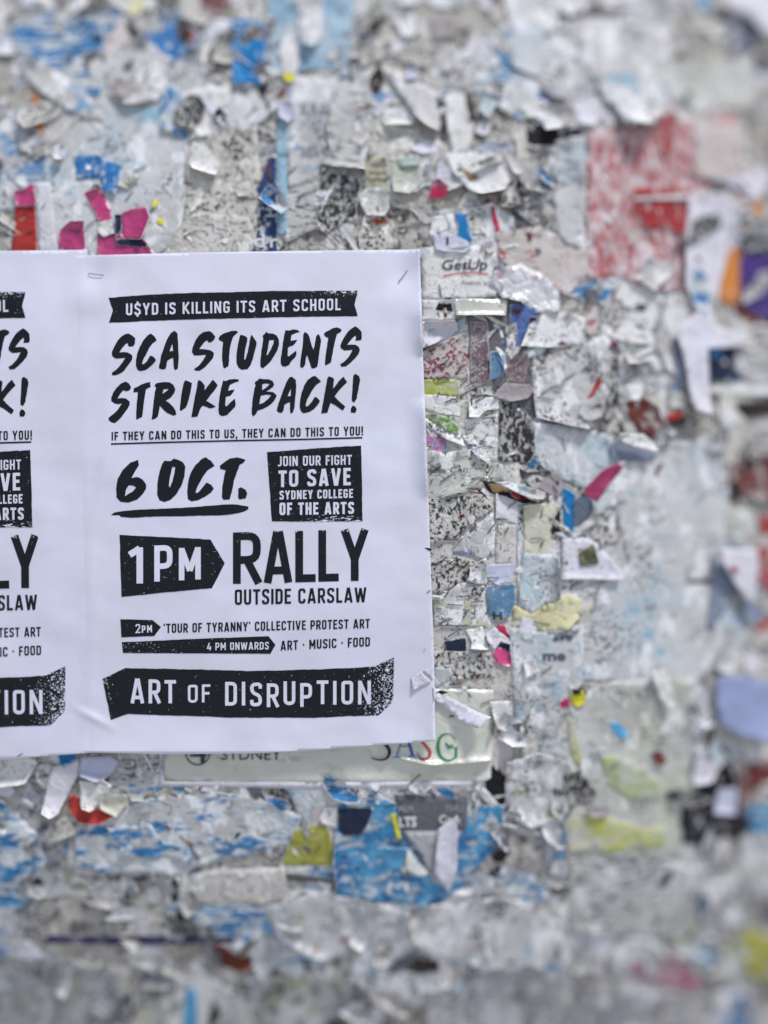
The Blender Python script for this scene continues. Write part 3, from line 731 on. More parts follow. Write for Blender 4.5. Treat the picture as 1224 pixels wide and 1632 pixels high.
sc('tall white sheet with a jagged foot', 'pale', '846,586 896,568 931,539 963,533 982,556 972,590 963,659 937,690 900,681 881,674 856,668', torn=1.2, curl=[(100, .18, 70)], crumple=1.0)
sc('red shred on the tall white sheet', 'red', '934,638 946,614 957,596 959,612 944,634', torn=0.8, curl=[(300, .4, 40)])
sc('tiny printed slip under the red shred', 'newsprint', '925,640 958,630 966,662 938,672 922,662', torn=0.7)
sc('black torn rim of the tall white sheet', 'mottleheavy', '976,570 988,566 984,640 968,680 950,694 962,650 974,610', torn=2)
sc('red speckled curl beside the white card', 'redlite', '930,480 950,484 958,512 944,536 934,530', torn=1.2, curl=[(0, .4, 60)])
sc('dark grey curl above the red speckled curl', 'darkgrey', '930,462 950,458 958,476 942,486', torn=1.2, curl=[(90, .4, 50)])
sc('blue grey shards right of the speckled curl', 'mottle', '955,480 990,470 1005,500 985,525 958,515', torn=2, crumple=2)
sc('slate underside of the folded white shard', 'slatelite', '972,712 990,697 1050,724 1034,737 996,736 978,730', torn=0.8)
sc('folded white shard jutting out', 'white', '986,690 1026,692 1040,704 1050,722 1010,712 994,706', torn=0.5, curl=[(100, .5, 70)], lift=5)
sc('red sliver at the edge above the triangle', 'red', '1212,820 1240,815 1240,850 1214,852', torn=1)
sc('tail of paper with its shade painted slate blue', 'slatelite', '1135,882 1158,905 1172,937 1158,970 1136,1008 1128,1000 1132,940', torn=0.8, curl=[(180, .3, 30)])  # shade on the flap underside put into the colour
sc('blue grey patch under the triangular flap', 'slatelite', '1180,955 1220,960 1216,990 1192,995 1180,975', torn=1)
sc('red worn strip at the edge below the triangle', 'reddense', '1205,870 1240,865 1240,950 1208,930', torn=1.5)
sc('white triangular flap folded to a point', 'lilac', '1142,874 1207,876 1210,902 1202,962 1186,954 1156,904', torn=0.4, curl=[(200, .3, 60)], lift=6, crumple=0.6)
sc('red spot on the white triangular flap', 'red', '1164,902 1172,900 1178,912 1168,914', torn=0.6, lift=7)
sc('thin dark twig of paper left of the triangle', 'darkhole', '1100,922 1136,924 1138,930 1102,928', torn=0.8)
sc('diagonal red ribbon at the lower edge', 'red', '1205,998 1240,975 1240,990 1210,1012', torn=1)
sc('pale framed slip near the edge', 'palegreen', '1155,812 1205,810 1205,862 1155,862', torn=0.4)
# right column beside the flyer
sc('cream base sheet crowded with black speckle', 'mottlelite', '672,640 760,636 826,640 828,800 828,1150 672,1150', torn=0.5, crumple=0.6)
sc('white sheet carrying the dark italic logo word', 'white', '672,396 716,388 760,392 792,404 796,440 790,472 740,480 672,478', torn=0.7, crumple=0.5, curl=[(0, .12, 50)])
sc('lilac curl hanging over the logo word', 'lavender', '690,374 720,372 745,384 752,396 738,405 715,402 694,398', torn=0.6, curl=[(90, .4, 60)])
sc('blackened bracket mark above the logo word', 'black', '711,378 715,378 715,392 728,392 728,397 711,397', torn=0.3)
sc('small red flecked shred right of the lilac curl', 'redlite', '772,384 784,380 790,402 776,404', torn=0.9)
sc('glossy wrinkled film right of the logo word', 'glossy', '786,428 830,420 870,440 895,470 890,505 850,500 830,480 800,475 780,455', torn=1.3, crumple=2.4, curl=[(80, .3, 50)])
sc('white strip below the logo sheet with a black hole', 'white', '672,478 727,477 725,512 672,512', torn=0.6, curl=[(90, .2, 50)])
sc('black torn hole left of the rolled glossy sleeve', 'black', '694,493 701,480 712,478 719,473 722,497', torn=1)
sc('cobalt blue card with a pale collar', 'cobalt', '813,486 852,486 860,503 842,533 818,560 803,553 799,546 812,530', torn=0.5)
sc('navy window printed on the cobalt card', 'navysolid', '844,506 856,504 853,520 842,522', torn=0.2)
sc('wide white torn sheet over the cobalt card', 'white', '829,553 843,518 863,498 905,498 934,506 931,545 893,554 846,555', torn=1.3, curl=[(95, .2, 60)], crumple=1.5)
sc('emerald sliver under the wide white sheet', 'teal', '843,552 884,551 885,559 843,560', torn=0.4)
sc('white collar flap on the cobalt card', 'white', '806,522 822,514 826,528 820,556 808,554', torn=0.6, curl=[(0, .4, 70)])
sc('rolled pale green glossy sleeve', 'sleeve', '724,476 808,477 806,510 727,512', torn=0.4, curl=[(90, .55, 120)], crumple=0.5, lift=1.2)
sc('lilac crumpled film against the flyer edge', 'lilac', '672,512 725,511 730,525 715,538 672,556', torn=1.2, crumple=2.2)
sc('cream sheet speckled with maroon beside the flyer', 'maroonspeck', '672,560 715,542 744,527 750,545 744,605 672,606', torn=0.8, crumple=0.9)
sc('mauve speckled upright strip', 'mauvespeck', '749,512 778,514 780,570 778,612 749,610', torn=0.5, crumple=0.8)
sc('blue black smudged face of paper', 'bluegrey', '781,560 793,558 806,583 802,600 781,605', torn=0.7, curl=[(0, .4, 40)])
sc('torn white tongue right of the smudged face', 'white', '790,552 800,558 812,585 806,592 794,572', torn=0.9, curl=[(60, .4, 50)])
sc('tan sheet between cobalt card and mauve lens', 'mauvespeck', '806,560 842,562 844,610 806,612', torn=0.7)
sc('lime green band with a brown staple', 'limewash', '672,605 733,604 732,634 700,630 672,632', torn=0.4, crumple=0.8)
sc('white wavy paper under the lime green band', 'white', '672,628 733,632 733,664 700,660 672,652', torn=0.8, crumple=1.5, curl=[(90, .15, 50)])
sc('grass green stippled band lower down', 'greenwash', '672,656 699,661 731,665 732,694 713,687 696,676 672,664', torn=0.6)
sc('white zigzag sheet with a torn lower hem', 'white', '672,662 700,680 720,690 738,695 740,712 720,704 696,690 672,676', torn=1.4, curl=[(110, .3, 70)])
sc('confetti coloured picture scrap by the flyer', 'confetti', '672,694 711,697 712,727 672,722', torn=0.5)
sc('cream sheet with handwriting like serif letters', 'palegreen', '672,716 712,722 750,716 800,735 806,768 770,776 720,788 672,806', torn=1.1, crumple=1.3)
sc('white upper corner sheet with an angular staple', 'white', '747,634 795,632 795,652 775,654 763,666 747,666', torn=0.9, curl=[(90, .2, 60)])
sc('white sheet with rust stains', 'white', '740,668 793,660 794,735 762,735 746,700', torn=0.9, crumple=1.3, curl=[(230, .2, 50)])
sc('curled shred beside the rust stains', 'white', '736,694 752,692 764,710 782,732 778,742 756,725', torn=1.1, curl=[(120, .4, 70)])
sc('black and white mottled upright strip', 'mottleheavy', '796,636 825,640 852,676 854,738 793,736', torn=0.5, crumple=0.7)
sc('black flecks above the mottled strip', 'mottle', '850,560 880,566 870,586 848,592', torn=2)
sc('mauve lens of paper pinned by a pale staple', 'mauve', '785,632 804,610 844,612 851,622 840,637 816,642', torn=0.4, curl=[(80, .4, 60), (190, .2, 60)], lift=1.0, crumple=0.5)
sc('heavy black photocopy fragment nearest the flyer', 'mottle', '672,796 770,788 788,812 752,836 724,864 672,868', torn=0.8, crumple=0.5)
sc('second heavy photocopy fragment below the lens shaped gap', 'mottle', '672,900 728,886 768,898 764,917 702,947 672,950', torn=0.9, crumple=0.6)
sc('plain grey lens between the photocopy fragments', 'pale', '734,858 787,813 792,884 769,894 722,880', torn=0.8, crumple=0.8)
sc('light grey square with a short staple', 'lilac', '790,786 829,788 829,838 812,832 790,828', torn=0.7, crumple=0.9)
sc('flecked strip beside the cream vertical sheet', 'mottlelite', '790,838 826,836 823,900 790,898', torn=0.7)
sc('white narrow upright strip', 'palecool', '826,800 838,800 838,900 834,960 824,980 824,860', torn=0.3, crumple=0.4)
sc('cream vertical wrinkled sheet', 'creamsmooth', '834,806 892,798 878,840 877,890 834,884', torn=0.8, crumple=2.2)
sc('pale yellow torn scrap with a curved rim', 'yellowpale', '814,962 828,968 846,976 905,946 926,956 923,986 905,1006 872,1006 846,1002 818,984', torn=0.8, curl=[(60, .2, 50)], crumple=1.6)
sc('yellow drip below the pale yellow scrap', 'yellowpale', '862,1000 886,1002 880,1022 868,1020', torn=1.2)
sc('curled white tongue over the yellow scrap', 'palecool', '831,880 890,886 899,905 899,956 866,966 846,978 828,964', torn=0.5, curl=[(0, .3, 75)], crumple=0.9)
sc('lavender tag with a small hole', 'lavender', '772,905 781,899 821,898 816,928 793,934 773,920', torn=0.4, curl=[(90, .3, 55)], crumple=0.6)
sc('blue patch bearing one black letter', 'bluegrey', '775,934 821,930 822,958 811,984 778,982', torn=0.7)
sc('white scrap torn above the blue patch', 'white', '748,905 775,888 778,935 745,925', torn=1.4, crumple=1.6)
sc('white wrinkled sheet with brown staples', 'pale', '690,955 738,928 775,935 776,1000 740,1002 690,998', torn=1.1, crumple=1.6)
sc('dark photo corner left of the pink scraps', 'navysolid', '708,1022 730,1018 743,1015 744,1039 711,1038', torn=0.5, crumple=1)
sc('mottled base below the dark photo corner', 'mottle', '690,1038 780,1040 790,1080 720,1085 690,1066', torn=1)
sc('white bent scrap left of the pink scraps', 'white', '741,1004 769,998 779,1036 749,1038 752,1022', torn=0.7, curl=[(100, .35, 80)])
sc('crimson upper part of the pink scraps', 'crimson', '789,994 805,996 814,1018 812,1030 799,1014', torn=0.5)
sc('navy middle of the pink scraps', 'navysolid', '792,1024 814,1026 814,1040 796,1036', torn=0.3)
sc('hot pink tongue pointing down', 'hotpink', '781,1028 797,1032 816,1040 828,1067 790,1057', torn=0.5, curl=[(75, .35, 45)])
sc('pale lilac bow across the pink scraps', 'lilac', '774,1010 788,999 813,1020 813,1028 798,1022 788,1036 777,1022', torn=0.6, curl=[(60, .3, 50)])
sc('open mouth torn in the paper, its shade painted black', 'black', '766,765 788,768 818,780 858,801 834,803 805,791 781,785', torn=0.7)  # cavity darkness painted with a black sheet
sc('tan lining inside the torn mouth', 'brown', '776,770 795,772 814,782 802,790 786,784', torn=0.4)
sc('red lining inside the torn mouth', 'red', '812,782 832,788 856,800 832,800 815,790', torn=0.4)
sc('pale lip folded over the torn mouth', 'pale', '788,769 806,767 870,784 866,800 857,801 814,780', torn=0.5, curl=[(90, .5, 80)], lift=1.5)
sc('grey peak of paper above the white card', 'mauve', '857,781 869,758 887,749 905,771 890,792 874,788', torn=0.7, curl=[(50, .3, 60)])
sc('blue gradient stripe hanging by the white card', 'blue', '897,776 917,787 916,820 914,853 899,854 896,810', torn=0.5)
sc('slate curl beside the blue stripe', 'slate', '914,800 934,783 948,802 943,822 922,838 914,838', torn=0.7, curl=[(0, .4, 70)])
sc('black wedge left of the blue stripe', 'black', '878,845 886,822 892,812 894,850 880,852', torn=0.8)
sc('magenta scrap with printed rings', 'magenta', '928,781 965,745 998,733 990,750 965,780 953,800 936,792', torn=0.5, curl=[(300, .25, 30)])
sc('white card holding a tiny photo', 'lilac', '896,858 934,857 952,866 990,908 992,926 940,924 896,924', torn=0.3, curl=[(90, .15, 60)], crumple=0.7, lift=0.5)
sc('tiny brown and green photo on the white card', 'photo', '922,882 946,866 955,898 926,902', torn=0.3, lift=0.6, crumple=0.3)
sc('grey printed sheet with two bold words', 'palecool', '812,1000 880,1010 930,1005 928,1100 880,1180 820,1150 815,1080', torn=1, crumple=0.8)
sc('white chip edging the bold words', 'pale', '832,1052 850,1050 862,1070 838,1082', torn=0.8, curl=[(90, .3, 60)])
# lower right
sc('large pale sheet stained green and yellow', 'palegreen', '905,1092 1000,1085 1100,1082 1112,1190 1102,1290 1085,1368 905,1366 898,1312 935,1260 912,1190', torn=1, crumple=0.7)
sc('soft green stain shaped like a crescent', 'greenstain', '960,1200 995,1205 1050,1240 1060,1272 1000,1282 968,1252', torn=6, crumple=0.4)
sc('yellow stained band low on the pale sheet', 'yellowwash', '905,1310 930,1292 990,1312 1062,1316 1060,1352 1000,1355 905,1358', torn=3, crumple=0.5)
sc('lime patch at the end of the yellow band', 'limewash', '1018,1325 1056,1324 1058,1350 1020,1352', torn=2.5, crumple=0.4)
sc('yellow rim running down the pale sheet', 'yellowwash', '903,1140 914,1150 924,1190 926,1222 916,1220 906,1180', torn=1)
sc('yellow and black chip below the bold words', 'yellowbright', '908,1108 930,1100 934,1118 922,1128 912,1122', torn=1, curl=[(60, .3, 60)])
sc('black part beside the yellow chip', 'black', '910,1098 932,1098 936,1106 914,1108', torn=0.8)
sc('crimson bit left of the yellow chip', 'crimson', '892,1116 906,1112 910,1126 894,1130', torn=0.6)
sc('little sky blue curl on the stained sheet', 'skyblue', '970,1152 986,1150 1004,1172 998,1180 978,1170', torn=0.5, curl=[(40, .4, 60)])
sc('small dark red chip on the stained sheet', 'brownred', '1036,1198 1052,1194 1064,1212 1056,1222 1042,1216', torn=0.7, curl=[(60, .3, 60)])
sc('white folded stub above the stained sheet', 'white', '1034,1072 1060,1066 1078,1125 1070,1134 1052,1112', torn=0.5, curl=[(180, .4, 70)], lift=2)
sc('periwinkle flap bowing off the wall', 'periwinkle', '1140,1084 1162,1074 1240,1090 1240,1192 1184,1176 1146,1156', torn=0.4, curl=[(60, .5, 50)], lift=5, crumple=0.5)
sc('torn black patch behind the white tag', 'blackworn', '1106,1198 1150,1190 1182,1215 1176,1250 1200,1262 1192,1330 1130,1345 1086,1345 1084,1290 1112,1276', torn=3, crumple=2)
sc('deep black core of the torn patch', 'black', '1110,1200 1145,1200 1170,1230 1165,1252 1140,1262 1132,1290 1100,1285 1118,1260 1100,1230', torn=3, crumple=1.6)
sc('white tag stuck on the torn black patch', 'lavender', '1144,1259 1175,1257 1172,1300 1138,1298', torn=0.8, curl=[(90, .3, 40)], lift=1)
sc('maroon scrap right of the black patch', 'brownred', '1180,1220 1240,1205 1240,1240 1200,1260 1184,1300 1176,1260', torn=2)
sc('faded teal patch at the lower edge', 'bluezone', '1184,1285 1240,1278 1240,1335 1196,1330', torn=2.5)
sc('grey scribbled sheet below the yellow band', 'newsprint', '905,1368 1060,1372 1132,1390 1104,1466 1080,1494 905,1492', torn=1, crumple=1.0)
sc('black curl on the scribbled sheet', 'blackworn', '1048,1405 1062,1388 1080,1380 1070,1402 1052,1418', torn=1)
sc('blue streaked upright strip left of the yellow band', 'bluevert', '866,1322 904,1322 900,1366 898,1404 884,1404 868,1366', torn=0.8)
sc('dull yellow sheet in the lower corner', 'yellow', '1148,1502 1200,1482 1240,1495 1240,1565 1212,1562 1178,1540', torn=1.5, curl=[(200, .2, 40)])
sc('faded pink patch near the bottom', 'pinkfaded', '994,1536 1040,1528 1072,1526 1124,1560 1112,1582 1060,1578 1012,1560', torn=2, crumple=1.5)
sc('dark grey mass along the bottom right', 'grey', '920,1570 1000,1580 1100,1590 1110,1650 900,1650 905,1600', torn=3, crumple=2)
sc('blue dark strip at the bottom right', 'bluezone', '1165,1590 1190,1580 1200,1650 1160,1650', torn=1.5)
sc('slate hook right of the scribbled sheet', 'slate', '1110,1430 1128,1420 1134,1460 1120,1476 1112,1455', torn=1.2, curl=[(90, .3, 60)])
# below the flyers
sc('gash painted black as shade right of the glossy sleeve', 'black', '766,1228 780,1222 792,1218 806,1238 806,1280 796,1292 776,1264', torn=1.2)  # black sheet paints the dark inside the hole
sc('white chip across the black gash', 'white', '754,1254 766,1249 802,1290 794,1302', torn=0.4, curl=[(50, .4, 40)], lift=0.8)
sc('small gash lower down, its shade painted dark', 'darkhole', '780,1364 800,1350 816,1356 800,1376 788,1374', torn=1)  # painted dark for the shade inside a hole
sc('big blue scratched sheet under the left flyer', 'bluelite', '118,1320 170,1296 240,1272 330,1262 400,1268 480,1300 470,1345 400,1362 330,1378 300,1384 286,1406 262,1392 180,1394 118,1384', torn=1.2, crumple=1.2, curl=[(92, .18, 55)])
sc('deep blue scraped arc on the scratched sheet', 'bluescr', '170,1320 240,1314 262,1345 320,1356 310,1380 250,1365 200,1362', torn=3)
sc('blue ragged band right of the scraped arc', 'bluescr', '330,1335 400,1328 440,1350 390,1368 340,1358', torn=2.5)
sc('mustard patch bordered in brown', 'yellow', '470,1322 505,1314 524,1318 530,1350 533,1380 450,1379 458,1350', torn=1.2)
sc('grainy cream strip above the thin blue line', 'mottlelite', '264,1402 330,1388 455,1382 465,1440 262,1444', torn=0.6, crumple=0.6)
sc('thin blue line printed along the cream strip', 'bluezone', '262,1442 408,1446 408,1453 262,1452', torn=0.5, crumple=0.3)
sc('square blue tab on the thin blue line', 'blue', '285,1431 303,1431 303,1447 285,1447', torn=0.6, crumple=0.3)
sc('grey speckled strip below the thin blue line', 'mottleheavy', '262,1454 420,1456 425,1480 300,1484 262,1478', torn=1.5)
sc('short navy bar above the grey sheet', 'navystrip', '200,1398 256,1396 256,1404 202,1404', torn=0.4, crumple=0.3)
sc('dark navy strip crossing the lower sheets', 'navystrip', '68,1490 160,1492 280,1490 378,1492 376,1504 230,1506 70,1504', torn=1, crumple=0.6)
sc('rust red curl at the bottom', 'rust', '318,1508 358,1508 382,1526 402,1522 404,1544 384,1552 350,1536 330,1528', torn=1.2, curl=[(80, .3, 60)], crumple=2)
sc('teal stroke running off the bottom edge', 'skyblue', '296,1575 312,1572 318,1650 290,1650', torn=1.5)
sc('torn red and white scrap under the flyers', 'red', '108,1270 126,1264 150,1285 186,1302 160,1316 124,1312 110,1292', torn=0.8, curl=[(60, .3, 50)])
sc('white fold over the red scrap', 'white', '126,1245 160,1240 178,1252 150,1290 142,1296 128,1294', torn=0.8, curl=[(120, .4, 60)], lift=1)
sc('cream fold right of the red scrap', 'creamsmooth', '158,1270 200,1266 205,1280 184,1304 160,1292', torn=0.8, curl=[(120, .3, 60)])
sc('cool grey tongue leaning under the left flyer', 'lilac', '84,1222 124,1208 128,1230 110,1262 92,1298 72,1316 60,1308 72,1270', torn=0.6, curl=[(120, .4, 70)], lift=1.5)
sc('lavender flap folded under the flyer corner', 'lavender', '128,1206 176,1204 190,1214 176,1236 150,1250 126,1240', torn=0.7, curl=[(110, .4, 60)])
sc('bright blue chip under the flyer corner', 'blue', '92,1200 118,1196 123,1214 95,1220', torn=0.6)
sc('pale bundle of folds at the left edge', 'white', '-12,1205 40,1200 60,1215 40,1250 0,1262 -12,1255', torn=1, curl=[(90, .4, 80)], crumple=1.5)
sc('blue print block on the left edge', 'bluezone', '-12,1300 18,1305 22,1340 -12,1348', torn=1.5)
sc('lower blue print block on the left edge', 'bluezone', '-12,1425 20,1424 48,1444 20,1448 -12,1446', torn=1.5)
sc('crumpled grey column near the left edge', 'grey', '40,1330 80,1320 110,1345 100,1400 60,1440 30,1420 24,1370', torn=2, curl=[(100, .25, 70)], crumple=2)
sc('blue rubbed zone around the grey card', 'bluezone', '536,1284 600,1262 640,1285 700,1300 760,1285 806,1282 800,1345 772,1372 740,1412 700,1442 600,1440 538,1432 530,1380', torn=1.6, crumple=1.4)
sc('navy card with a black lower band', 'navysolid', '538,1287 596,1287 586,1315 574,1332 540,1332', torn=0.3)
sc('streaky blue sheet running off the left side', 'bluescr', '-12,1262 60,1330 70,1380 20,1420 -12,1415', torn=3)
sc('blue streaked strip beneath the thin blue line', 'bluescr', '300,1455 420,1450 530,1470 520,1500 430,1495 320,1480', torn=3)
sc('light strip left of the navy card', 'white', '520,1286 537,1286 537,1320 520,1316 508,1306', torn=0.6)
sc('sky blue slip below the navy card', 'skyblue', '600,1350 650,1352 646,1386 622,1384', torn=0.4)
sc('white point right of the sky blue slip', 'white', '650,1352 684,1394 670,1398 645,1386', torn=0.4, curl=[(60, .3, 50)])
sc('yellow edge left of the grey card', 'yellowbright', '622,1298 630,1296 640,1338 632,1336', torn=0.4)
sc('grey card with white letters, bent to a point', 'card', '628,1266 746,1270 744,1318 735,1326 712,1380 690,1402 668,1366 642,1328', torn=0.4, crumple=0.8)
sc('light lower half of the grey card', 'cardlight', '643,1325 735,1325 712,1380 690,1402 668,1366', torn=0.3, crumple=0.6)
sc('white sash across the grey card', 'lilac', '698,1322 730,1298 730,1380 716,1426 692,1392 696,1350', torn=0.5, curl=[(0, .3, 50)], lift=1.2)
sc('black smudge strip above the navy card', 'blackworn', '532,1258 560,1256 575,1270 560,1276 536,1270', torn=1)
sc('broad pale drape with pointed hem', 'palecool', '420,1448 470,1430 520,1418 600,1440 655,1458 640,1500 590,1512 548,1524 500,1534 480,1516 440,1490', torn=4, curl=[(92, .14, 70)], crumple=2.6, lift=0.3)
sc('pale drape right of the pointed hem', 'pale', '655,1455 720,1440 790,1430 860,1440 905,1480 880,1540 820,1560 760,1540 700,1530 650,1500', torn=4, curl=[(95, .14, 70)], crumple=2.6, lift=0.3)
sc('blue stroke on the pale drape', 'bluescr', '676,1470 690,1472 694,1500 684,1498', torn=1)
sc('rolled white stub with a blue edge', 'white', '766,1468 790,1462 796,1525 776,1530', torn=0.6, curl=[(0, .4, 80)])
sc('crease shade painted dark between the lower drapes', 'darkhole', '630,1528 660,1524 700,1530 704,1548 670,1552 640,1546', torn=2)  # drape shadow painted as a dark sheet
sc('crease shade painted brown black near the bottom centre', 'darkhole', '480,1535 520,1532 516,1546 490,1550', torn=2)  # dark sheet for the shade under the drape hem
sc('pale stub at the bottom left', 'creamsmooth', '215,1610 245,1598 250,1650 205,1650', torn=1, curl=[(90, .3, 50)])
sc('broad grey drape along the bottom', 'grey', '400,1555 520,1560 620,1570 640,1650 400,1650', torn=2, crumple=2, curl=[(270, .2, 60)])
sc('grey blurred drape in the bottom left corner', 'grey', '-12,1520 120,1530 200,1550 210,1650 -12,1650', torn=2, crumple=2, curl=[(270, .2, 60)])
sc('broad mushroom grey drape right of the black crease', 'grey', '740,1545 850,1535 905,1575 900,1650 740,1650', torn=2, crumple=2, curl=[(270, .25, 60)])
sc('pale crumpled shoulder below the gash', 'pale', '806,1215 860,1200 905,1215 925,1260 900,1300 850,1320 810,1300', torn=1.6, crumple=1.6)
sc('black and white clipping beside the stained sheet', 'mottleheavy', '900,1232 925,1228 950,1255 945,1280 910,1285 898,1262', torn=2)
sc('dark flat chip above the yellow band', 'mauve', '930,1286 975,1284 968,1300 945,1304', torn=0.6, curl=[(90, .4, 50)])
# glossy sleeve sheets showing below and beside the right flyer
sc('glossy pale green sleeve with a white border under the flyer', 'sleeve', '262,1188 600,1178 784,1196 782,1240 770,1246 500,1248 262,1246', torn=0.3, crumple=1.1, spacing=7, name='plastic_sleeve', cat='sleeve')
sc('lilac border strip along the foot of the glossy sleeve', 'lilac', '254,1186 262,1188 262,1245 500,1247 770,1245 772,1254 500,1257 254,1253', torn=0.3, crumple=0.3, name='paper_border')
sc('glossy sheet with four coloured capitals bending off the sleeve', 'sleevepale', '560,1160 690,1098 786,1100 785,1150 784,1214 740,1219 690,1221 650,1212 610,1200 580,1190', torn=0.3, crumple=1.3, curl=[(85, .16, 50)], spacing=6)
sc('white trapezoid tab above the green sheet', 'white', '780,1118 813,1117 807,1168 792,1162', torn=0.4, curl=[(90, .3, 40)], lift=1)
sc('glass green scrap tucked at the flyer edge', 'palecool', '672,1062 718,1064 719,1083 693,1098 672,1096', torn=0.5)

# ------------------------------------------------------------------ layer one: plain scraps
PAL = [('pale', 22, 'pale grey'), ('white', 16, 'white'), ('palecool', 12, 'cool pale'), ('cream', 12, 'speckled cream'), ('mottlelite', 9, 'black flecked'), ('newsprint', 8, 'faded printed'),
       ('mottle', 5, 'black mottled'), ('bluelite', 6, 'blue scratched'), ('grey', 5, 'grey'), ('darkgrey', 2, 'dark grey'), ('bluescr', 2, 'blue streaked'),
       ('blackworn', 1.6, 'worn black'), ('redlite', 1.2, 'red flecked'), ('bluewash', 1.5, 'pale blue'), ('creamsmooth', 1.5, 'smooth cream'), ('lilac', 2, 'lilac white')]
PALN = {k: w for k, _, w in PAL}
def pick(x, y):
    w = {k: v for k, v, _ in PAL}
    if x < 420 and y < 200: w['bluescr'] *= 7; w['bluelite'] *= 3; w['palecool'] *= 1.5; w['mottle'] *= 0.3
    if 420 < x < 900 and y < 380: w['mottle'] *= 1.6; w['newsprint'] *= 1.8; w['mottlelite'] *= 1.5
    if x > 690 and 500 < y < 1200: w['mottle'] *= 1.5; w['cream'] *= 1.3
    if 1200 < y < 1480 and x < 850: w['bluelite'] *= 5; w['bluescr'] *= 7; w['mottle'] *= 1.6; w['cream'] *= 1.2
    if y > 1420: w['grey'] *= 2; w['newsprint'] *= 1.5; w['darkgrey'] *= 4; w['white'] *= 0.8; w['blackworn'] *= 3  # more dark scraps low down, painting shaded gaps too
    if x > 680 and 380 < y < 1200: w['bluescr'] = 0; w['bluelite'] *= 0.5
    if x > 1100 and y > 1180: w['darkgrey'] *= 5; w['blackworn'] *= 8; w['grey'] *= 3
    if x > 900 and 180 < y < 520: w['redlite'] *= 6
    if x > 940 and 700 < y < 1180: w['palecool'] *= 3; w['mottle'] *= 0.1; w['darkgrey'] *= 0.2; w['blackworn'] = 0.1
    ks = list(w); return random.choices(ks, [w[k] for k in ks])[0]

def rnd_poly(cx, cy, r, asp=1.0, ang=0.0, n=None):
    n = n or random.choice([4, 5, 5, 6, 7, 8])
    a0 = random.uniform(0, 6.28); pts = []
    for i in range(n):
        a = a0 + 6.283 * (i + random.uniform(-0.28, 0.28)) / n
        rr = r * random.uniform(0.62, 1.22)
        x, y = rr * math.cos(a) * asp, rr * math.sin(a) / asp
        pts.append((cx + x * math.cos(ang) - y * math.sin(ang), cy + x * math.sin(ang) + y * math.cos(ang)))
    return pts

def hidden(x, y, m=10):
    return -420 < x < 670 - m and 398 + m < y < 1195 - m

def plain_scrap(x, y, r, asp, ang, torn=1.5, curl=None, key=None, crumple=1.0):
    key = key or pick(x, y)
    poly = rnd_poly(x, y, r, asp, ang)
    sz = 'broad' if r > 75 else ('middling' if r > 42 else 'small')
    if asp > 1.5: sz = 'narrow'
    act = ', one edge curling' if curl and curl[0][2] > 55 else ''
    o = sheet_obj('paper_scrap', poly, M(key), torn=torn, curl=curl, crumple=crumple)
    if o: tag(o, uniq(f"{sz} {PALN[key]} torn scrap", x, y, act), 'paper scrap', 'torn scraps layered over the wall')

cand = []
JOIN = []
for cell, r0, r1, cnt in ((190, 85, 135, 55), (74, 26, 58, 230)):
    xs = np.arange(-80, 1320, cell); ys = np.arange(-80, 1740, cell)
    cs = [(x + random.uniform(-.4, .4) * cell, y + random.uniform(-.4, .4) * cell) for x in xs for y in ys]
    cs = [c for c in cs if not hidden(c[0], c[1], 40)]
    random.shuffle(cs)
    for x, y in cs[:cnt]:
        asp = random.choice([1, 1, 1.2, 1.35, 1.7])
        ang = random.choice([0, 1.57, random.uniform(0, 3.14)])
        cu = None
        if r0 < 80 and random.random() < 0.6: cu = [(random.choice([90, 90, 60, 120, 0, 180, 30, random.uniform(0, 360)]), random.uniform(0.15, 0.4), random.uniform(25, 110))]
        if r0 < 80:
            JOIN.append((x, y, random.uniform(r0, r1), asp, ang, cu)); continue
        plain_scrap(x, y, random.uniform(r0, r1), asp, ang, torn=random.choice([0.5, 1.4, 2.0]), curl=cu, crumple=random.uniform(0.7, 1.5))

jk = []; JV = []; JF = []; JE = []; JM = []; jb = 0
for x, y, r, asp, ang, cu in JOIN:
    key = pick(x, y)
    res = make_sheet(rnd_poly(x, y, r, asp, ang), torn=random.choice([0.5, 1.4, 2.0]), curl=cu, crumple=random.uniform(0.7, 1.6), spacing=6)
    if res is None: continue
    X, Y, h, F, ed = res
    if key not in jk: jk.append(key)
    JV.append(world_pt(X, Y, h)); JF += (F + jb).tolist(); JE.append(ed); JM += [jk.index(key)] * len(F); jb += len(X)
o = mesh_obj('paper_layers', np.concatenate(JV), JF, [M(k) for k in jk], edge=np.concatenate(JE), fmat=JM)
tag(o, 'countless smaller torn layers of old posters between the larger scraps', 'paper layers', kind='stuff')

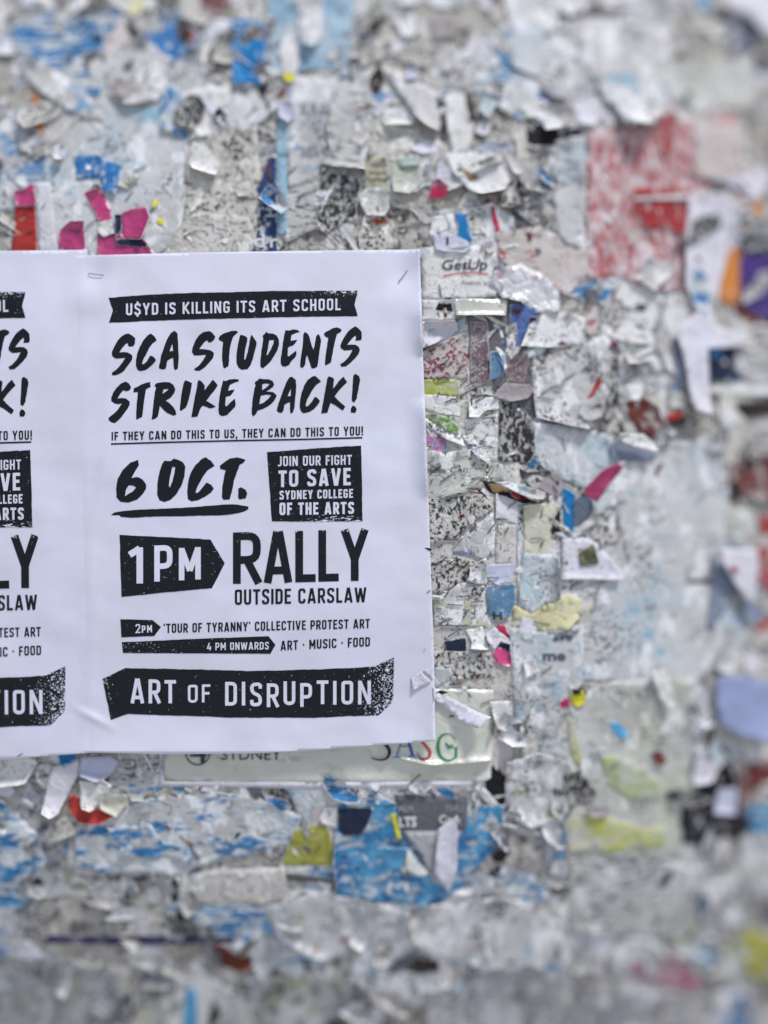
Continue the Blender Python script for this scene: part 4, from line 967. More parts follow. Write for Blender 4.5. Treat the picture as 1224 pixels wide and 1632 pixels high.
# ------------------------------------------------------------------ stuff: shreds too many to count
CLEAR = [(690, 398, 796, 480), (556, 1160, 790, 1256), (625, 1262, 748, 1328), (452, 122, 530, 292), (250, 1190, 560, 1258), (780, 900, 826, 990), (860, 1005, 920, 1060), (720, 855, 790, 895), (398, 330, 446, 400)]
def keep_clear(x, y):
    return ON_TOP[0] and any(a < x < c and b < y < d for a, b, c, d in CLEAR)
ON_TOP = [False]
def shreds(name, count, rmin, rmax, keys, label, lift=(0.2, 1.2), tilt=0.5, seed=3, dens=None, dark=False):
    rr = random.Random(seed); mats = [M(k) for k in keys]; V = []; F = []; FM = []; E = []
    tries = 0; n = 0
    while n < count and tries < count * 6:
        tries += 1
        x = rr.uniform(-100, 1330); y = rr.uniform(-100, 1740)
        if hidden(x, y, -4) or keep_clear(x, y): continue
        if dens and rr.random() > dens(x, y): continue
        r = rr.uniform(rmin, rmax) * (1.0 if rr.random() < 0.8 else 1.5); k = rr.randint(4, 7)
        asp = rr.choice([1, 1.3, 1.8, 2.6]); ang = rr.uniform(0, 3.14); a0 = rr.uniform(0, 6.28)
        pts = []
        for i in range(k):
            a = a0 + 6.283 * (i + rr.uniform(-.3, .3)) / k; q = r * rr.uniform(.5, 1.25)
            px, py = q * math.cos(a) * asp, q * math.sin(a) / asp
            pts.append((x + px * math.cos(ang) - py * math.sin(ang), y + px * math.sin(ang) + py * math.cos(ang)))
        pts = np.array([(x, y)] + pts)
        tx, ty = rr.uniform(-tilt, tilt), rr.uniform(-tilt, tilt)
        base = drape(pts[:, 0], pts[:, 1]).max() * 0.5 + drape(pts[:, 0], pts[:, 1]) * 0.5
        h = base + rr.uniform(*lift) + np.clip(((pts[:, 0] - x) * tx + (pts[:, 1] - y) * ty) * 0.365, -0.15, 6)
        h[0] += rr.uniform(-0.3, 0.5)
        h = np.where(covered(pts[:, 0], pts[:, 1]), np.minimum(h, drape(pts[:, 0], pts[:, 1]) + 0.25), h)
        h = clamp_under(pts[:, 0], pts[:, 1], h)
        b = len(V); W = world_pt(pts[:, 0], pts[:, 1], h); V += W.tolist(); E += [1.2] + [0.0] * k
        mi = rr.randrange(len(mats))
        for i in range(k):
            F.append((b, b + 1 + (i + 1) % k, b + 1 + i)); FM.append(mi)
        n += 1
    o = mesh_obj(name, V, F, mats, edge=E, fmat=FM, smooth=False)
    tag(o, label, 'paper shreds', kind='stuff')
    return o

def dens_busy(x, y):
    d = 1.0
    if 950 < x < 1130 and 720 < y < 1090: d = 0.12
    if 110 < x < 292 and 170 < y < 390: d = 0.10
    if 905 < x < 1080 and 1090 < y < 1480: d = 0.2
    if 860 < x < 970 and 560 < y < 690: d = 0.3
    if 690 < x < 860 and 500 < y < 1120: d = 1.0
    elif y > 380 and x > 690: d *= 0.7
    return d

shreds('paper_shreds', 520, 9, 22, ['white', 'pale', 'palecool', 'cream', 'mottle', 'mottlelite', 'newsprint', 'grey', 'bluelite', 'lilac', 'darkgrey'],
       'layer of small torn shreds left all over the wall', dens=dens_busy, seed=5)

# ------------------------------------------------------------------ now lay the particular scraps, oldest first
for q in DEFER:
    cover_add(q[2], -1)
    put_scrap(*q)
DEFER = None
def find(lbl):
    for o in COL.objects:
        if o.get('label') == lbl: return o
SASG = find('glossy sheet with four coloured capitals bending off the sleeve')
# ------------------------------------------------------------------ lettering tools
def rp(pts, r, seg=5):
    """polyline with rounded corners; r: one radius or one per corner"""
    pts = [np.array(p, float) for p in pts]; out = [pts[0]]
    for i in range(1, len(pts) - 1):
        a, b, c = pts[i - 1], pts[i], pts[i + 1]
        rr = r[i - 1] if isinstance(r, (list, tuple)) else r
        la, lc = np.linalg.norm(a - b), np.linalg.norm(c - b)
        q = min(rr, la * 0.5, lc * 0.5)
        if q < 1e-4: out.append(b); continue
        p0 = b + (a - b) / la * q; p1 = b + (c - b) / lc * q
        for k in range(seg + 1):
            t = k / seg; out.append((1 - t) ** 2 * p0 + 2 * t * (1 - t) * b * 1.0 + t * t * p1)
    out.append(pts[-1]); return out

def glyph(c, t, w=0.46):
    """condensed grotesque capitals as centre lines; x right, y up, cap height 1"""
    a = t / 2; Lx, Rx, B, T = a, w - a, a, 1 - a; cx = w / 2; r = 0.30
    g = []
    if c == 'A': w = 0.54; cx = w / 2; g = [[(a, 0), (cx - a * .25, 1)], [(w - a, 0), (cx + a * .25, 1)], [(w * .25, .24), (w * .75, .24)]]
    elif c == 'B': g = [rp([(Lx, .5), (Lx, T), (Rx, T), (Rx, .53), (Lx, .53)], .2), rp([(Lx, .6), (Lx, B), (Rx, B), (Rx, .53), (Lx, .53)], [0, .2, .2])]
    elif c == 'C': g = [rp([(Rx, .70), (Rx, T), (Lx, T), (Lx, B), (Rx, B), (Rx, .30)], r)]
    elif c == 'D': g = [rp([(Lx, .5), (Lx, T), (Rx, T), (Rx, B), (Lx, B), (Lx, .52)], [0, r, r, 0])]
    elif c == 'E': w = .40; g = [[(w, T), (Lx, T), (Lx, B), (w, B)], [(Lx, .52), (w * .9, .52)]]
    elif c == 'F': w = .39; g = [[(w, T), (Lx, T), (Lx, 0)], [(Lx, .50), (w * .9, .50)]]
    elif c == 'G': g = [rp([(Rx, .72), (Rx, T), (Lx, T), (Lx, B), (Rx, B), (Rx, .47), (cx, .47)], [r, r, r, r, 0])]
    elif c == 'H': g = [[(Lx, 0), (Lx, 1)], [(Rx, 0), (Rx, 1)], [(Lx, .5), (Rx, .5)]]
    elif c == 'I': w = t; g = [[(a, 0), (a, 1)]]
    elif c == 'J': w = .34; g = [rp([(w - a, 1), (w - a, B), (0.0, B)], .24)]
    elif c == 'K': w = .50; g = [[(Lx, 0), (Lx, 1)], [(Lx, .36), (w - a * .8, 1)], [(Lx + .12, .50), (w - a * .6, 0)]]
    elif c == 'L': w = .38; g = [[(Lx, 1), (Lx, B), (w, B)]]
    elif c == 'M': w = .60; g = [[(a, 0), (a, 1)], [(w - a, 0), (w - a, 1)], [(a, .98), (w / 2, .28)], [(w - a, .98), (w / 2, .28)]]
    elif c == 'N': w = .50; g = [[(a, 0), (a, 1)], [(w - a, 0), (w - a, 1)], [(a * 1.1, .97), (w - a * 1.1, .03)]]
    elif c == 'O': g = [rp([(cx, T), (Lx, T), (Lx, B), (Rx, B), (Rx, T), (cx - .01, T)], r)]
    elif c == 'P': g = [[(Lx, 0), (Lx, 1)], rp([(Lx, T), (Rx, T), (Rx, .42), (Lx, .42)], .24)]
    elif c == 'R': g = [[(Lx, 0), (Lx, 1)], rp([(Lx, T), (Rx, T), (Rx, .46), (Lx, .46)], .24), [(cx, .46), (w - a * .5, 0)]]
    elif c == 'S': g = [rp([(Rx, .74), (Rx, T), (Lx, T), (Lx, .58), (Rx, .44), (Rx, B), (Lx, B), (Lx, .27)], [.24, .24, .17, .17, .24, .24])]
    elif c == '$': g = [rp([(Rx, .74), (Rx, T), (Lx, T), (Lx, .58), (Rx, .44), (Rx, B), (Lx, B), (Lx, .27)], [.24, .24, .17, .17, .24, .24]), [(cx, .9), (cx, 1.14)], [(cx, -.14), (cx, .1)]]
    elif c == 'T': w = .44; g = [[(0, T), (w, T)], [(w / 2, 0), (w / 2, T)]]
    elif c == 'U': g = [rp([(Lx, 1), (Lx, B), (Rx, B), (Rx, 1)], r)]
    elif c == 'V': w = .52; g = [[(a * .9, 1), (w / 2 - a * .2, 0)], [(w - a * .9, 1), (w / 2 + a * .2, 0)]]
    elif c == 'W': w = .74; g = [[(a * .9, 1), (w * .27, 0)], [(w * .5, .95), (w * .29, 0)], [(w * .5, .95), (w * .71, 0)], [(w - a * .9, 1), (w * .73, 0)]]
    elif c == 'Y': w = .50; g = [[(a * .8, 1), (w / 2, .42)], [(w - a * .8, 1), (w / 2, .42)], [(w / 2, 0), (w / 2, .48)]]
    elif c == '1': w = .30; g = [[(w - a, 0), (w - a, 1)], [(0.0, .80), (w - a, .97)]]
    elif c == '2': g = [rp([(Lx, .72), (Lx, T), (Rx, T), (Rx, .56), (Lx, B), (w, B)], [.24, .24, .12, 0])]
    elif c == '4': g = [[(w * .56, 1), (Lx * .6, .27), (w, .27)], [(w * .72, 0), (w * .72, .58)]]
    elif c == '!': w = t; g = [[(a, .30), (a, 1)], [(a, 0), (a, t * 1.1)]]
    elif c == ',': w = t; g = [[(a, t * 1.1), (a * .6, -.14)]]
    elif c == '.': w = t; g = [[(a, 0), (a, t * 1.1)]]
    elif c == "'": w = t * .8; g = [[(a * .9, 1), (a * .4, .78)]]
    elif c == '·': w = t * 1.1; g = [[(a, .42), (a, .42 + t * 1.1)]]
    elif c == ' ': w = .22
    return g, w

def ribbon(path, wid):
    """quads along a polyline (layout coordinates)"""
    P = [np.array(path[0], float)]
    for q in path[1:]:
        q = np.array(q, float); d = np.linalg.norm(q - P[-1])
        if d < 1e-3: continue
        k = max(1, int(d / 4.0)); p0 = P[-1]
        for i in range(1, k + 1): P.append(p0 + (q - p0) * i / k)
    P = np.array(P); n = len(P)
    if n < 2: return [], []
    D = np.diff(P, axis=0); D /= np.linalg.norm(D, axis=1)[:, None]
    Tn = np.vstack([D[:1], D[:-1] + D[1:], D[-1:]]); ln = np.linalg.norm(Tn, axis=1); 
    Tn /= ln[:, None]
    co = np.ones(n); co[1:-1] = np.clip((D[:-1] * Tn[1:-1]).sum(1), 0.5, 1)
    Nn = np.stack([-Tn[:, 1], Tn[:, 0]], 1) * (wid / 2 / co)[:, None]
    V = np.concatenate([P + Nn, P - Nn])
    return V, [(i, i + 1, n + i + 1, n + i) for i in range(n - 1)]

def orient(V, F):
    out = []
    for f in F:
        p = V[list(f)]; ar = 0.5 * sum(p[i][0] * p[(i + 1) % len(f)][1] - p[(i + 1) % len(f)][0] * p[i][1] for i in range(len(f)))
        if abs(ar) < 1e-7: continue
        out.append(tuple(f) if ar < 0 else tuple(f)[::-1])
    return out

def set_line(s, x0, y0, x1, y1, h, t, h2=None, small=None, gap=0.115, per=None, w=0.46):
    """a line of capitals from (x0,y0) to (x1,y1) on the baseline, cap height h (growing to h2), stroke t"""
    tt = t / h; adv = 0; items = []
    for i, c in enumerate(s):
        k = 1.0
        if small and i in small: k = 0.8
        g, ww = glyph(c, tt / k, w)
        items.append((g, adv, k, i)); adv += ww * k + gap
    tot = adv - gap; W = math.hypot(x1 - x0, y1 - y0); sx = W / tot
    ux, uy = (x1 - x0) / W, (y1 - y0) / W
    VV = []; FF = []; b = 0; K = 0
    for g, ax, k, i in items:
        fr = ax / tot; hh = (h + ((h2 or h) - h) * fr) * k; dy = per.get(i, 0) if per else 0
        for path in g:
            q = [(x0 + (ax + p[0] * k) * sx * ux, y0 + (ax + p[0] * k) * sx * uy - p[1] * hh + dy) for p in path]
            V, F = ribbon(q, t)
            if len(V) == 0: continue
            V = np.array(V); F = orient(V, F)
            VV.append(np.column_stack([V, np.full(len(V), 0.006 * (K % 7))])); FF += [tuple(v + b for v in f) for f in F]; b += len(V); K += 1
    return np.concatenate(VV), FF

# ------------------------------------------------------------------ the two flyers
def paper_relief(px, py):
    r = 1.4 * fbm(px / 170.0, py / 120.0, 91, 3) + 0.22 * fbm(px / 46.0, py / 40.0, 95, 2)
    r = r + 0.35 * np.exp(-((px + 0.06 * py - 205 + 12 * vn(py / 70.0, py * 0, 9)) / 9.0) ** 2) * 0.6
    return r

def flyer_h(px, py, base, xf):
    if xf:
        own = _flyer_h(px, py, base, 1); nb = _flyer_h(px, py, base, 0); t = np.clip((px - 30) / 75.0, 0, 1); t = t * t * (3 - 2 * t)
        return own * (1 - t) + nb * t
    e = np.asarray(px) - (113 + (np.asarray(py) - 408) * 0.028)
    return _flyer_h(px, py, base, 0) - 0.32 * np.clip(1 - e / 14.0, 0, 1.5)

def _flyer_h(px, py, base, xf):
    qx, qy = inv(px, py, xf)
    h = base + paper_relief(qx + xf * 340, qy)
    # dimples where the staples pull the corners in, lifted foot between them
    for sx_, sy_ in ((153, 437), (641, 441)):
        h = h - 1.6 * np.exp(-(((qx - sx_) ** 2 + (qy - sy_) ** 2) / 26.0 ** 2))
        h = h + 1.0 * np.exp(-(((qx - sx_) ** 2 + (qy - sy_ - 34) ** 2) / 40.0 ** 2))
    h = h + 2.4 * np.clip((qy - 1120) / 80.0, 0, 1) ** 2 * (0.6 + 1.1 * vn(qx / 90.0, qx * 0, 5))
    ex = 692 - (1190 - qy) * 0.028 - qx
    h = h + np.clip(1 - ex / 34.0, 0, 1) ** 2 * np.clip(0.35 + 2.2 * vn(qy / 75.0, qy * 0 + 3, 15), 0, 1.2) * 3.6
    # small dog eared crease at the lower inner corner
    d = ((qx - 140) * 0.45 + (1146 - qy) * 0.9) / 6.0
    h = h + 1.1 * np.exp(-((d - 1) ** 2)) * np.clip(1 - np.abs(qx - 150) / 40.0, 0, 1)
    return h

def fwd(x, y, xf):
    if not xf: return x, y
    return x - 530 + (y - 463) * 0.0103, y + 2 + (y - 463) * 0.0205 
def inv(px, py, xf):
    if not xf: return px, py
    y = (py - 2 + 463 * 0.0205) / 1.0205
    return px + 530 - (y - 463) * 0.0103, y

INK = (0.011, 0.013, 0.017); PAPER_W = (0.69, 0.70, 0.84)
def flyer_paper():
    return paper('flyer_paper', PAPER_W, dirt=0.05, rim=0, rough=0.7, bump=0.08, crease=0.10, stain=0.0)

def flyer(base, xf, label):
    root = bpy.data.objects.new('flyer', None); COL.objects.link(root)
    cx, cy = fwd(400, 1200, xf)
    root.location = world_pt(cx, cy, base)
    tag(root, label, 'flyer', 'rally flyers stapled side by side')
    def put(name, V, F, mat, dh, wear=None, extra=None):
        X, Y = fwd(V[:, 0], V[:, 1], xf)
        h = flyer_h(X, Y, base, xf) + dh + (V[:, 2] if V.shape[1] > 2 else 0)
        return mesh_obj(name, world_pt(X, Y, h), [tuple(int(a) for a in f) for f in F], [mat], parent=root, wear=wear, smooth=True)
    # paper
    out = rag([(112, 408), (250, 404), (400, 401), (669, 397.5), (674, 560), (683, 800), (692, 1060), (694, 1181), (600, 1188), (500, 1196), (400, 1201), (250, 1202), (137, 1199 - 12 * (xf > 0)), (133, 1100), (120, 700)], 0.12, 5, 5)
    V, F = cdt([out], 5.0, jitter=0.05)
    X, Y = fwd(V[:, 0], V[:, 1], xf); h = flyer_h(X, Y, base, xf)
    o = mesh_obj('sheet', world_pt(X, Y, h), F.tolist(), [flyer_paper(), flyer_paper()], parent=root)
    md = o.modifiers.new('thickness', 'SOLIDIFY'); md.thickness = 0.00012; md.offset = -1
    ink = ink_mat('ink_black', INK, 0.0); inkd = ink_mat('ink_distressed', INK, 0.055, scale=850); inkw = ink_mat('ink_worn', INK, 0.045, scale=900, stretch=(0.35, 1, 1.3))
    rev = flyer_paper()
    def shape(name, pts, mat, dh=0.16, ragged=0.35, wearf=None, holes=()):
        loops = [rag(pts, ragged, 4.0, len(pts))] + [np.array(hh, float) for hh in holes]
        V, F = cdt(loops, 6.0, jitter=0.1)
        return put(name, V, F, mat, dh, wear=None if wearf is None else wearf(V[:, 0], V[:, 1]))
    def line(name, *a, mat=None, dh=0.16, **k):
        V, F = set_line(*a, **k); return put(name, V, F, mat or ink, dh)
    shape('banner', [(172.9, 474.4), (225, 470.5), (300, 467), (380, 465), (475, 463.5), (570.6, 463), (564.8, 485.9), (570, 503.7), (475, 505), (380, 507), (270, 510), (173.5, 514.3), (180, 494.4)], inkd,
          wearf=lambda x, y: np.clip((x - 470) / 60, 0, 1) * np.clip((476 - y) / 12, 0, 1) * 0.9)
    line('lettering', 'U$YD IS KILLING ITS ART SCHOOL', 200.5, 502.6, 543, 494.3, 18.8, 3.1, mat=rev, dh=0.34)
    # brush headline
    def brush(name, zx, zy, k, loops_list):
        VV = []; FF = []; b = 0
        for q in loops_list:
            loops = []
            for li, s in enumerate(q):
                pts = [(zx + x / k, zy + y / k) for x, y in PP(s)]
                loops.append(rag(pts, 0.32, 1.6, li + len(pts)))
            V, F = cdt(loops, 4.0, jitter=0.1)
            VV.append(V); FF += [(f[0] + b, f[1] + b, f[2] + b) for f in F]; b += len(V)
        return put(name, np.concatenate(VV), FF, ink, 0.16)
    Z1, Z2, Z3, ZK = 170, 300, 440, 8.743
    top = [
        (Z1, ['300,143 350,170 400,215 392,290 370,322 325,327 298,315 298,278 270,285 215,345 175,408 230,402 290,408 335,432 358,455 355,505 320,555 270,620 240,665 190,700 140,722 85,728 70,705 85,680 125,655 175,605 225,540 258,483 200,490 140,495 100,480 72,445 75,395 110,320 150,250 200,190 250,158']),
        (Z1, ['615,143 660,180 698,238 640,280 590,345 560,410 540,450 520,480 500,530 492,572 520,570 560,535 610,450 650,468 688,515 650,565 620,592 580,625 545,650 470,668 430,650 408,590 408,510 425,420 460,330 510,240 570,170']),
        (Z1, ['945,105 985,140 995,250 1000,400 1005,480 998,560 990,635 950,655 935,620 930,540 925,482 880,500 843,525 832,600 820,635 780,645 730,630 730,590 745,540 758,450 785,380 815,290 855,200 895,135', '915,285 928,385 877,393 895,335']),
        (Z2, ['290,110 325,125 378,187 360,230 325,262 285,270 265,238 225,262 180,320 150,360 230,365 300,375 345,400 358,430 345,485 300,540 235,610 160,663 105,663 80,645 100,625 150,590 205,520 250,440 190,445 140,450 80,450 50,400 60,340 100,240 150,170 210,125']),
        (Z2, ['540,128 600,108 665,105 697,125 660,155 625,190 600,270 585,330 575,420 570,520 560,600 500,632 485,600 472,500 475,400 485,260 440,240 422,215 440,180 480,150']),
        (Z2, ['740,163 790,178 825,205 820,260 800,340 785,430 780,510 800,500 830,400 850,300 870,190 885,160 910,200 952,265 950,310 925,400 900,500 870,580 825,640 745,648 700,615 675,560 672,490 680,380 695,280 720,170']),
        (Z2, ['1085,120 1120,143 1180,145 1232,170 1262,225 1266,300 1245,370 1200,450 1150,530 1100,580 1035,632 1005,600 1005,520 1020,380 1040,260 1045,210 1035,175 1065,150', '1130,235 1195,235 1185,290 1150,370 1110,440 1090,445 1110,360']),
        (Z3, ['130,98 180,105 240,85 300,95 332,120 270,140 215,165 203,245 250,238 298,232 270,275 240,310 190,325 165,340 165,400 160,450 175,465 220,430 280,380 285,430 265,480 220,520 180,585 130,605 85,600 65,560 65,500 80,400 95,270 115,160']),
        (Z3, ['400,123 440,145 465,190 485,270 520,370 535,320 550,240 560,180 590,150 610,180 627,240 615,330 600,430 590,520 575,605 530,630 495,628 470,550 450,490 430,440 415,500 405,580 370,625 335,610 340,520 360,380 375,260 380,160']),
        (Z3, ['790,70 840,58 885,70 915,95 895,128 850,150 830,220 810,310 790,420 770,530 755,555 690,592 680,560 690,450 710,330 728,205 690,190 665,155 685,125 740,100']),
        (Z3, ['1105,43 1150,75 1190,120 1195,210 1180,240 1105,243 1115,205 1110,170 1070,200 1020,260 990,303 1050,298 1110,303 1150,330 1168,375 1150,430 1100,490 1040,550 975,603 910,608 893,570 940,545 985,500 1030,440 1065,370 1010,378 950,382 905,350 895,315 920,250 960,180 1010,110 1060,70']),
    ]
    mid = [
        (Z1, ['262,813 310,840 340,890 325,930 280,950 230,935 195,975 150,1050 210,1042 270,1050 322,1095 318,1140 290,1195 240,1260 200,1315 160,1355 115,1392 75,1385 30,1355 25,1320 60,1290 110,1250 160,1200 215,1118 160,1128 110,1120 65,1085 62,1040 90,970 135,905 200,840']),
        (Z1, ['610,818 605,850 615,885 550,920 540,970 520,1100 505,1230 495,1305 445,1330 412,1345 412,1240 420,1100 435,960 370,965 380,905 440,880 480,855 550,830']),
        (Z1, ['665,865 700,835 800,820 880,825 930,860 958,925 940,975 890,1040 820,1078 870,1110 930,1170 960,1220 972,1275 925,1288 840,1250 800,1215 740,1148 730,1220 712,1300 680,1330 627,1345 640,1220 655,1080 670,960 688,900', '795,920 866,918 830,950 778,988 785,950']),
        (Z1, ['1095,795 1135,808 1190,835 1180,900 1165,980 1145,1060 1125,1130 1100,1180 1035,1222 1018,1210 1025,1130 1040,1000 1060,900 1075,830']),
        (Z2, ['145,790 190,815 230,870 228,935 260,890 330,800 345,788 375,820 410,865 370,930 310,1000 250,1080 300,1110 382,1163 340,1180 300,1188 250,1165 200,1150 175,1180 155,1230 130,1300 45,1312 60,1220 85,1080 110,950 130,820']),
        (Z2, ['490,797 520,808 570,785 640,778 697,782 707,808 650,825 580,860 555,945 600,930 648,925 620,970 590,1010 525,1025 520,1080 515,1150 535,1160 580,1110 650,1050 662,1120 655,1165 610,1210 570,1250 540,1280 470,1295 430,1270 420,1210 425,1120 440,1000 460,900 480,820']),
        (Z2, ['990,772 1050,780 1120,782 1175,805 1198,850 1185,885 1140,920 1085,955 1140,955 1190,965 1225,1000 1230,1020 1190,1090 1110,1160 1040,1195 965,1218 950,1255 908,1302 885,1265 885,1190 895,1080 915,960 940,860 925,840 935,815 965,800', '1032,850 1080,840 1137,850 1090,895 1030,935', '1012,1010 1090,995 1160,1003 1110,1060 1050,1110 990,1130']),
        (Z3, ['215,745 240,760 275,790 283,880 275,980 265,1080 255,1180 235,1245 200,1258 192,1200 193,1100 150,1115 115,1140 105,1210 85,1245 50,1250 10,1225 15,1180 35,1110 65,1030 100,930 140,830 180,760', '208,910 205,1015 162,1018 180,970']),
        (Z3, ['540,733 580,765 627,812 560,860 500,940 470,1000 435,1060 415,1130 415,1160 445,1155 490,1105 545,1022 590,1055 612,1090 580,1140 530,1195 470,1235 380,1255 345,1225 330,1160 335,1070 355,970 390,870 440,790 500,745']),
        (Z3, ['730,743 770,750 808,775 800,850 793,912 830,870 880,800 940,745 990,822 940,870 870,945 815,1020 870,1080 965,1162 930,1218 870,1175 820,1140 760,1110 740,1170 715,1250 628,1262 645,1150 670,1010 695,880 715,770']),
        (Z3, ['1105,705 1155,735 1172,790 1155,870 1140,960 1125,1050 1090,1108 1055,1085 1055,1030 1065,930 1070,830 1078,730']),
        (Z3, ['1065,1150 1100,1160 1125,1200 1105,1250 1045,1248 1040,1195']),
    ]
    def brushes(rows):
        for zx, loops in rows: brush('brush_letter', zx, 515, ZK, [loops])
    brushes(top); brushes(mid)
    for q in ([['255,65 262,110 235,150 200,215 250,205 290,225 320,265 320,300 290,345 245,390 175,413 110,405 80,370 77,300 90,220 130,150 190,90', '178,272 215,275 240,290 210,325 148,362 155,310']],
              [['470,72 520,75 545,55 580,65 620,85 640,120 632,200 610,270 570,340 520,390 470,408 430,395 410,350 412,260 430,160 450,100', '535,122 558,125 550,180 535,240 515,290 505,280 515,200']],
              [['803,43 850,75 878,115 820,150 780,205 750,260 735,290 722,335 745,330 780,290 812,250 850,270 870,300 850,330 800,365 740,395 690,403 660,385 655,330 660,260 680,180 720,110 770,60']],
              [['1000,55 1060,45 1130,65 1110,90 1080,105 1060,160 1035,230 1020,310 1000,388 950,390 937,370 940,280 955,200 968,150 925,140 920,115 950,90']],
              [['1090,288 1130,310 1143,340 1130,380 1080,388 1068,370 1070,300']]):
        brush('brush_letter', 170, 720, 5.1, q)
    brush('brush_underline', 170, 720, 5.1, [['35,515 60,495 130,482 300,470 500,460 700,450 850,438 960,428 1060,428 1150,445 1153,465 1120,485 1060,500 950,515 800,520 600,525 450,525 350,530 200,537 120,530 100,515']])
    line('lettering', 'IF THEY CAN DO THIS TO US, THEY CAN DO THIS TO YOU!', 177.6, 702.0, 578.7, 694.0, 13.6, 2.35, h2=14.6)
    V, F = ribbon([(177, 707.6), (270, 704.8), (380, 702.2), (480, 700.3), (577.5, 697.6)], 2.5); V = np.array(V)
    put('rule', V, orient(V, F), ink, 0.16)
    shape('box', [(425.6, 720.4), (500, 715), (575.7, 710.2), (577, 770), (577.9, 831), (500, 831.5), (433.5, 830.7), (429, 770)], inkw, wearf=lambda x, y: 0.75 * np.clip((y - 818) / 12, 0, 1) * np.clip((x - 440) / 80, 0, 1) + 0.1)
    line('lettering', 'JOIN OUR FIGHT', 443, 743.3, 560.7, 740.5, 16, 2.5, h2=15.5, mat=rev, dh=0.34)
    line('lettering', 'TO SAVE', 443.7, 776.5, 559, 773.3, 26.5, 4.9, h2=28, mat=rev, dh=0.34, w=0.5)
    line('lettering', 'SYDNEY COLLEGE', 445.3, 796.3, 562.6, 793.4, 14.2, 2.6, mat=rev, dh=0.34)
    line('lettering', 'OF THE ARTS', 445.3, 821.1, 564.4, 818.9, 19.8, 3.7, h2=19, mat=rev, dh=0.34)
    shape('arrow', [(190.5, 852.3), (260, 856), (335.6, 860.1), (358.2, 897.7), (337.6, 937.6), (260, 944.5), (193.8, 951.3), (192, 900)], inkw, wearf=lambda x, y: np.full(len(x), 0.08))
    V1, F1 = set_line('1', 206.5, 930.4, 229.8, 929.6, 57.5, 10.4)
    put('lettering', V1, F1, rev, 0.34)
    V1, F1 = set_line('PM', 245.8, 927.1, 320, 923.2, 57.5, 8.8, h2=46, gap=0.17, w=0.50)
    put('lettering', V1, F1, rev, 0.34)
    V1, F1 = set_line('RALLY', 371, 930.6, 587, 925.2, 82, 12.4, gap=0.045, w=0.52)
    put('lettering', V1, F1, inkd, 0.16, wear=np.clip((852 - V1[:, 1]) / 6, 0, 1) * 0.6)
    line('lettering', 'OUTSIDE CARSLAW', 374.2, 964.2, 584, 959.6, 24.5, 3.7, h2=23.6)
    shape('arrow', [(191.8, 986.9), (242.8, 988.2), (256.5, 999.3), (245.8, 1013.7), (193.5, 1015.7)], inkd, ragged=0.2)
    line('lettering', '2PM', 215.7, 1009.3, 242.5, 1007.7, 14.6, 2.2, mat=rev, dh=0.34, small=(1, 2))
    line('lettering', "'TOUR OF TYRANNY' COLLECTIVE PROTEST ART", 261, 1009.0, 589.5, 1001.2, 14.8, 2.35)
    shape('arrow', [(194.1, 1023.5), (310, 1018.5), (427.8, 1013.9), (439, 1027.7), (431, 1042), (310, 1041.3), (196, 1040.5)], inkd, ragged=0.2, wearf=lambda x, y: 0.25 * np.clip((300 - x) / 60, 0, 1) + 0.05)
    line('lettering', '4 PM ONWARDS', 330, 1036.5, 428.6, 1035, 12, 1.9, mat=rev, dh=0.34)
    line('lettering', 'ART · MUSIC · FOOD', 447, 1036.8, 589.8, 1030.0, 15.3, 2.4, h2=14.6)
    def bw(x, y):
        e = np.clip((x - 560) / 60, 0, 1) * 0.75 + np.clip((182 - x) / 18, 0, 1) * 0.7
        return e + 0.12 * np.clip((y - 1110) / 30, 0, 1) * np.clip((x - 420) / 100, 0, 1)
    shape('banner', [(163.4, 1081.7), (200, 1064.4), (300, 1067), (400, 1069.3), (507.5, 1067), (596.7, 1062.4), (628, 1047.8), (626.5, 1117.5), (603, 1139.8), (507.5, 1143.5), (400, 1144.2), (300, 1141), (204, 1137.9), (176.5, 1147.7)], inkd, ragged=0.45, wearf=bw)
    line('lettering', 'ART', 207.8, 1121, 280.4, 1120.9, 39.5, 5.6, h2=36, mat=rev, dh=0.34, gap=0.16)
    line('lettering', 'OF', 299, 1120.2, 335.3, 1119, 28.5, 4.0, mat=rev, dh=0.34, gap=0.16)
    line('lettering', 'DISRUPTION', 358.5, 1124.6, 591.5, 1122.5, 37.8, 5.4, mat=rev, dh=0.34, per={2: 1.5, 3: 3, 5: 3, 6: -1}, gap=0.17)
    return root

flyer(POSTER_H + 0.12, 1, 'rally flyer at the edge of the photo, its lettering cut off by the frame')
F_R = flyer(POSTER_H + 0.25, 0, 'complete rally flyer reading SCA students strike back, overlapping its twin')
# keep the height field in step with the flyers
for xf, bs in ((1, POSTER_H + 0.1), (0, POSTER_H + 0.25)):
    ot = np.array([fwd(x, y, xf) for x, y in ((112, 408), (669, 397.5), (694, 1181), (560, 1191), (400, 1201), (137, 1200))])
    ins = in_poly(GXX, GYY, ot); H = np.where(ins, flyer_h(GXX.astype(float), GYY.astype(float), bs, xf), H)

clamp_under = lambda px, py, h: h      # from here on things lie on top
sc('tiny white flap standing on the flyer edge', 'lilac', '655,1080 671,1071 687,1087 658,1101', torn=0.15, curl=[(150, .5, 35)], crumple=0.2)
sc('little raised crease on the flyer edge', 'lilac', '674,1070 690,1062 690,1084', torn=0.15, curl=[(0, .4, 40)], crumple=0.2)
sc('long folded white shard leaning out from the flyer', 'lilac', '690,1094 715,1111 752,1130 785,1146 765,1166 737,1153 718,1136 692,1114', torn=0.3, curl=[(60, .55, 45)], lift=1.0, crumple=0.4)

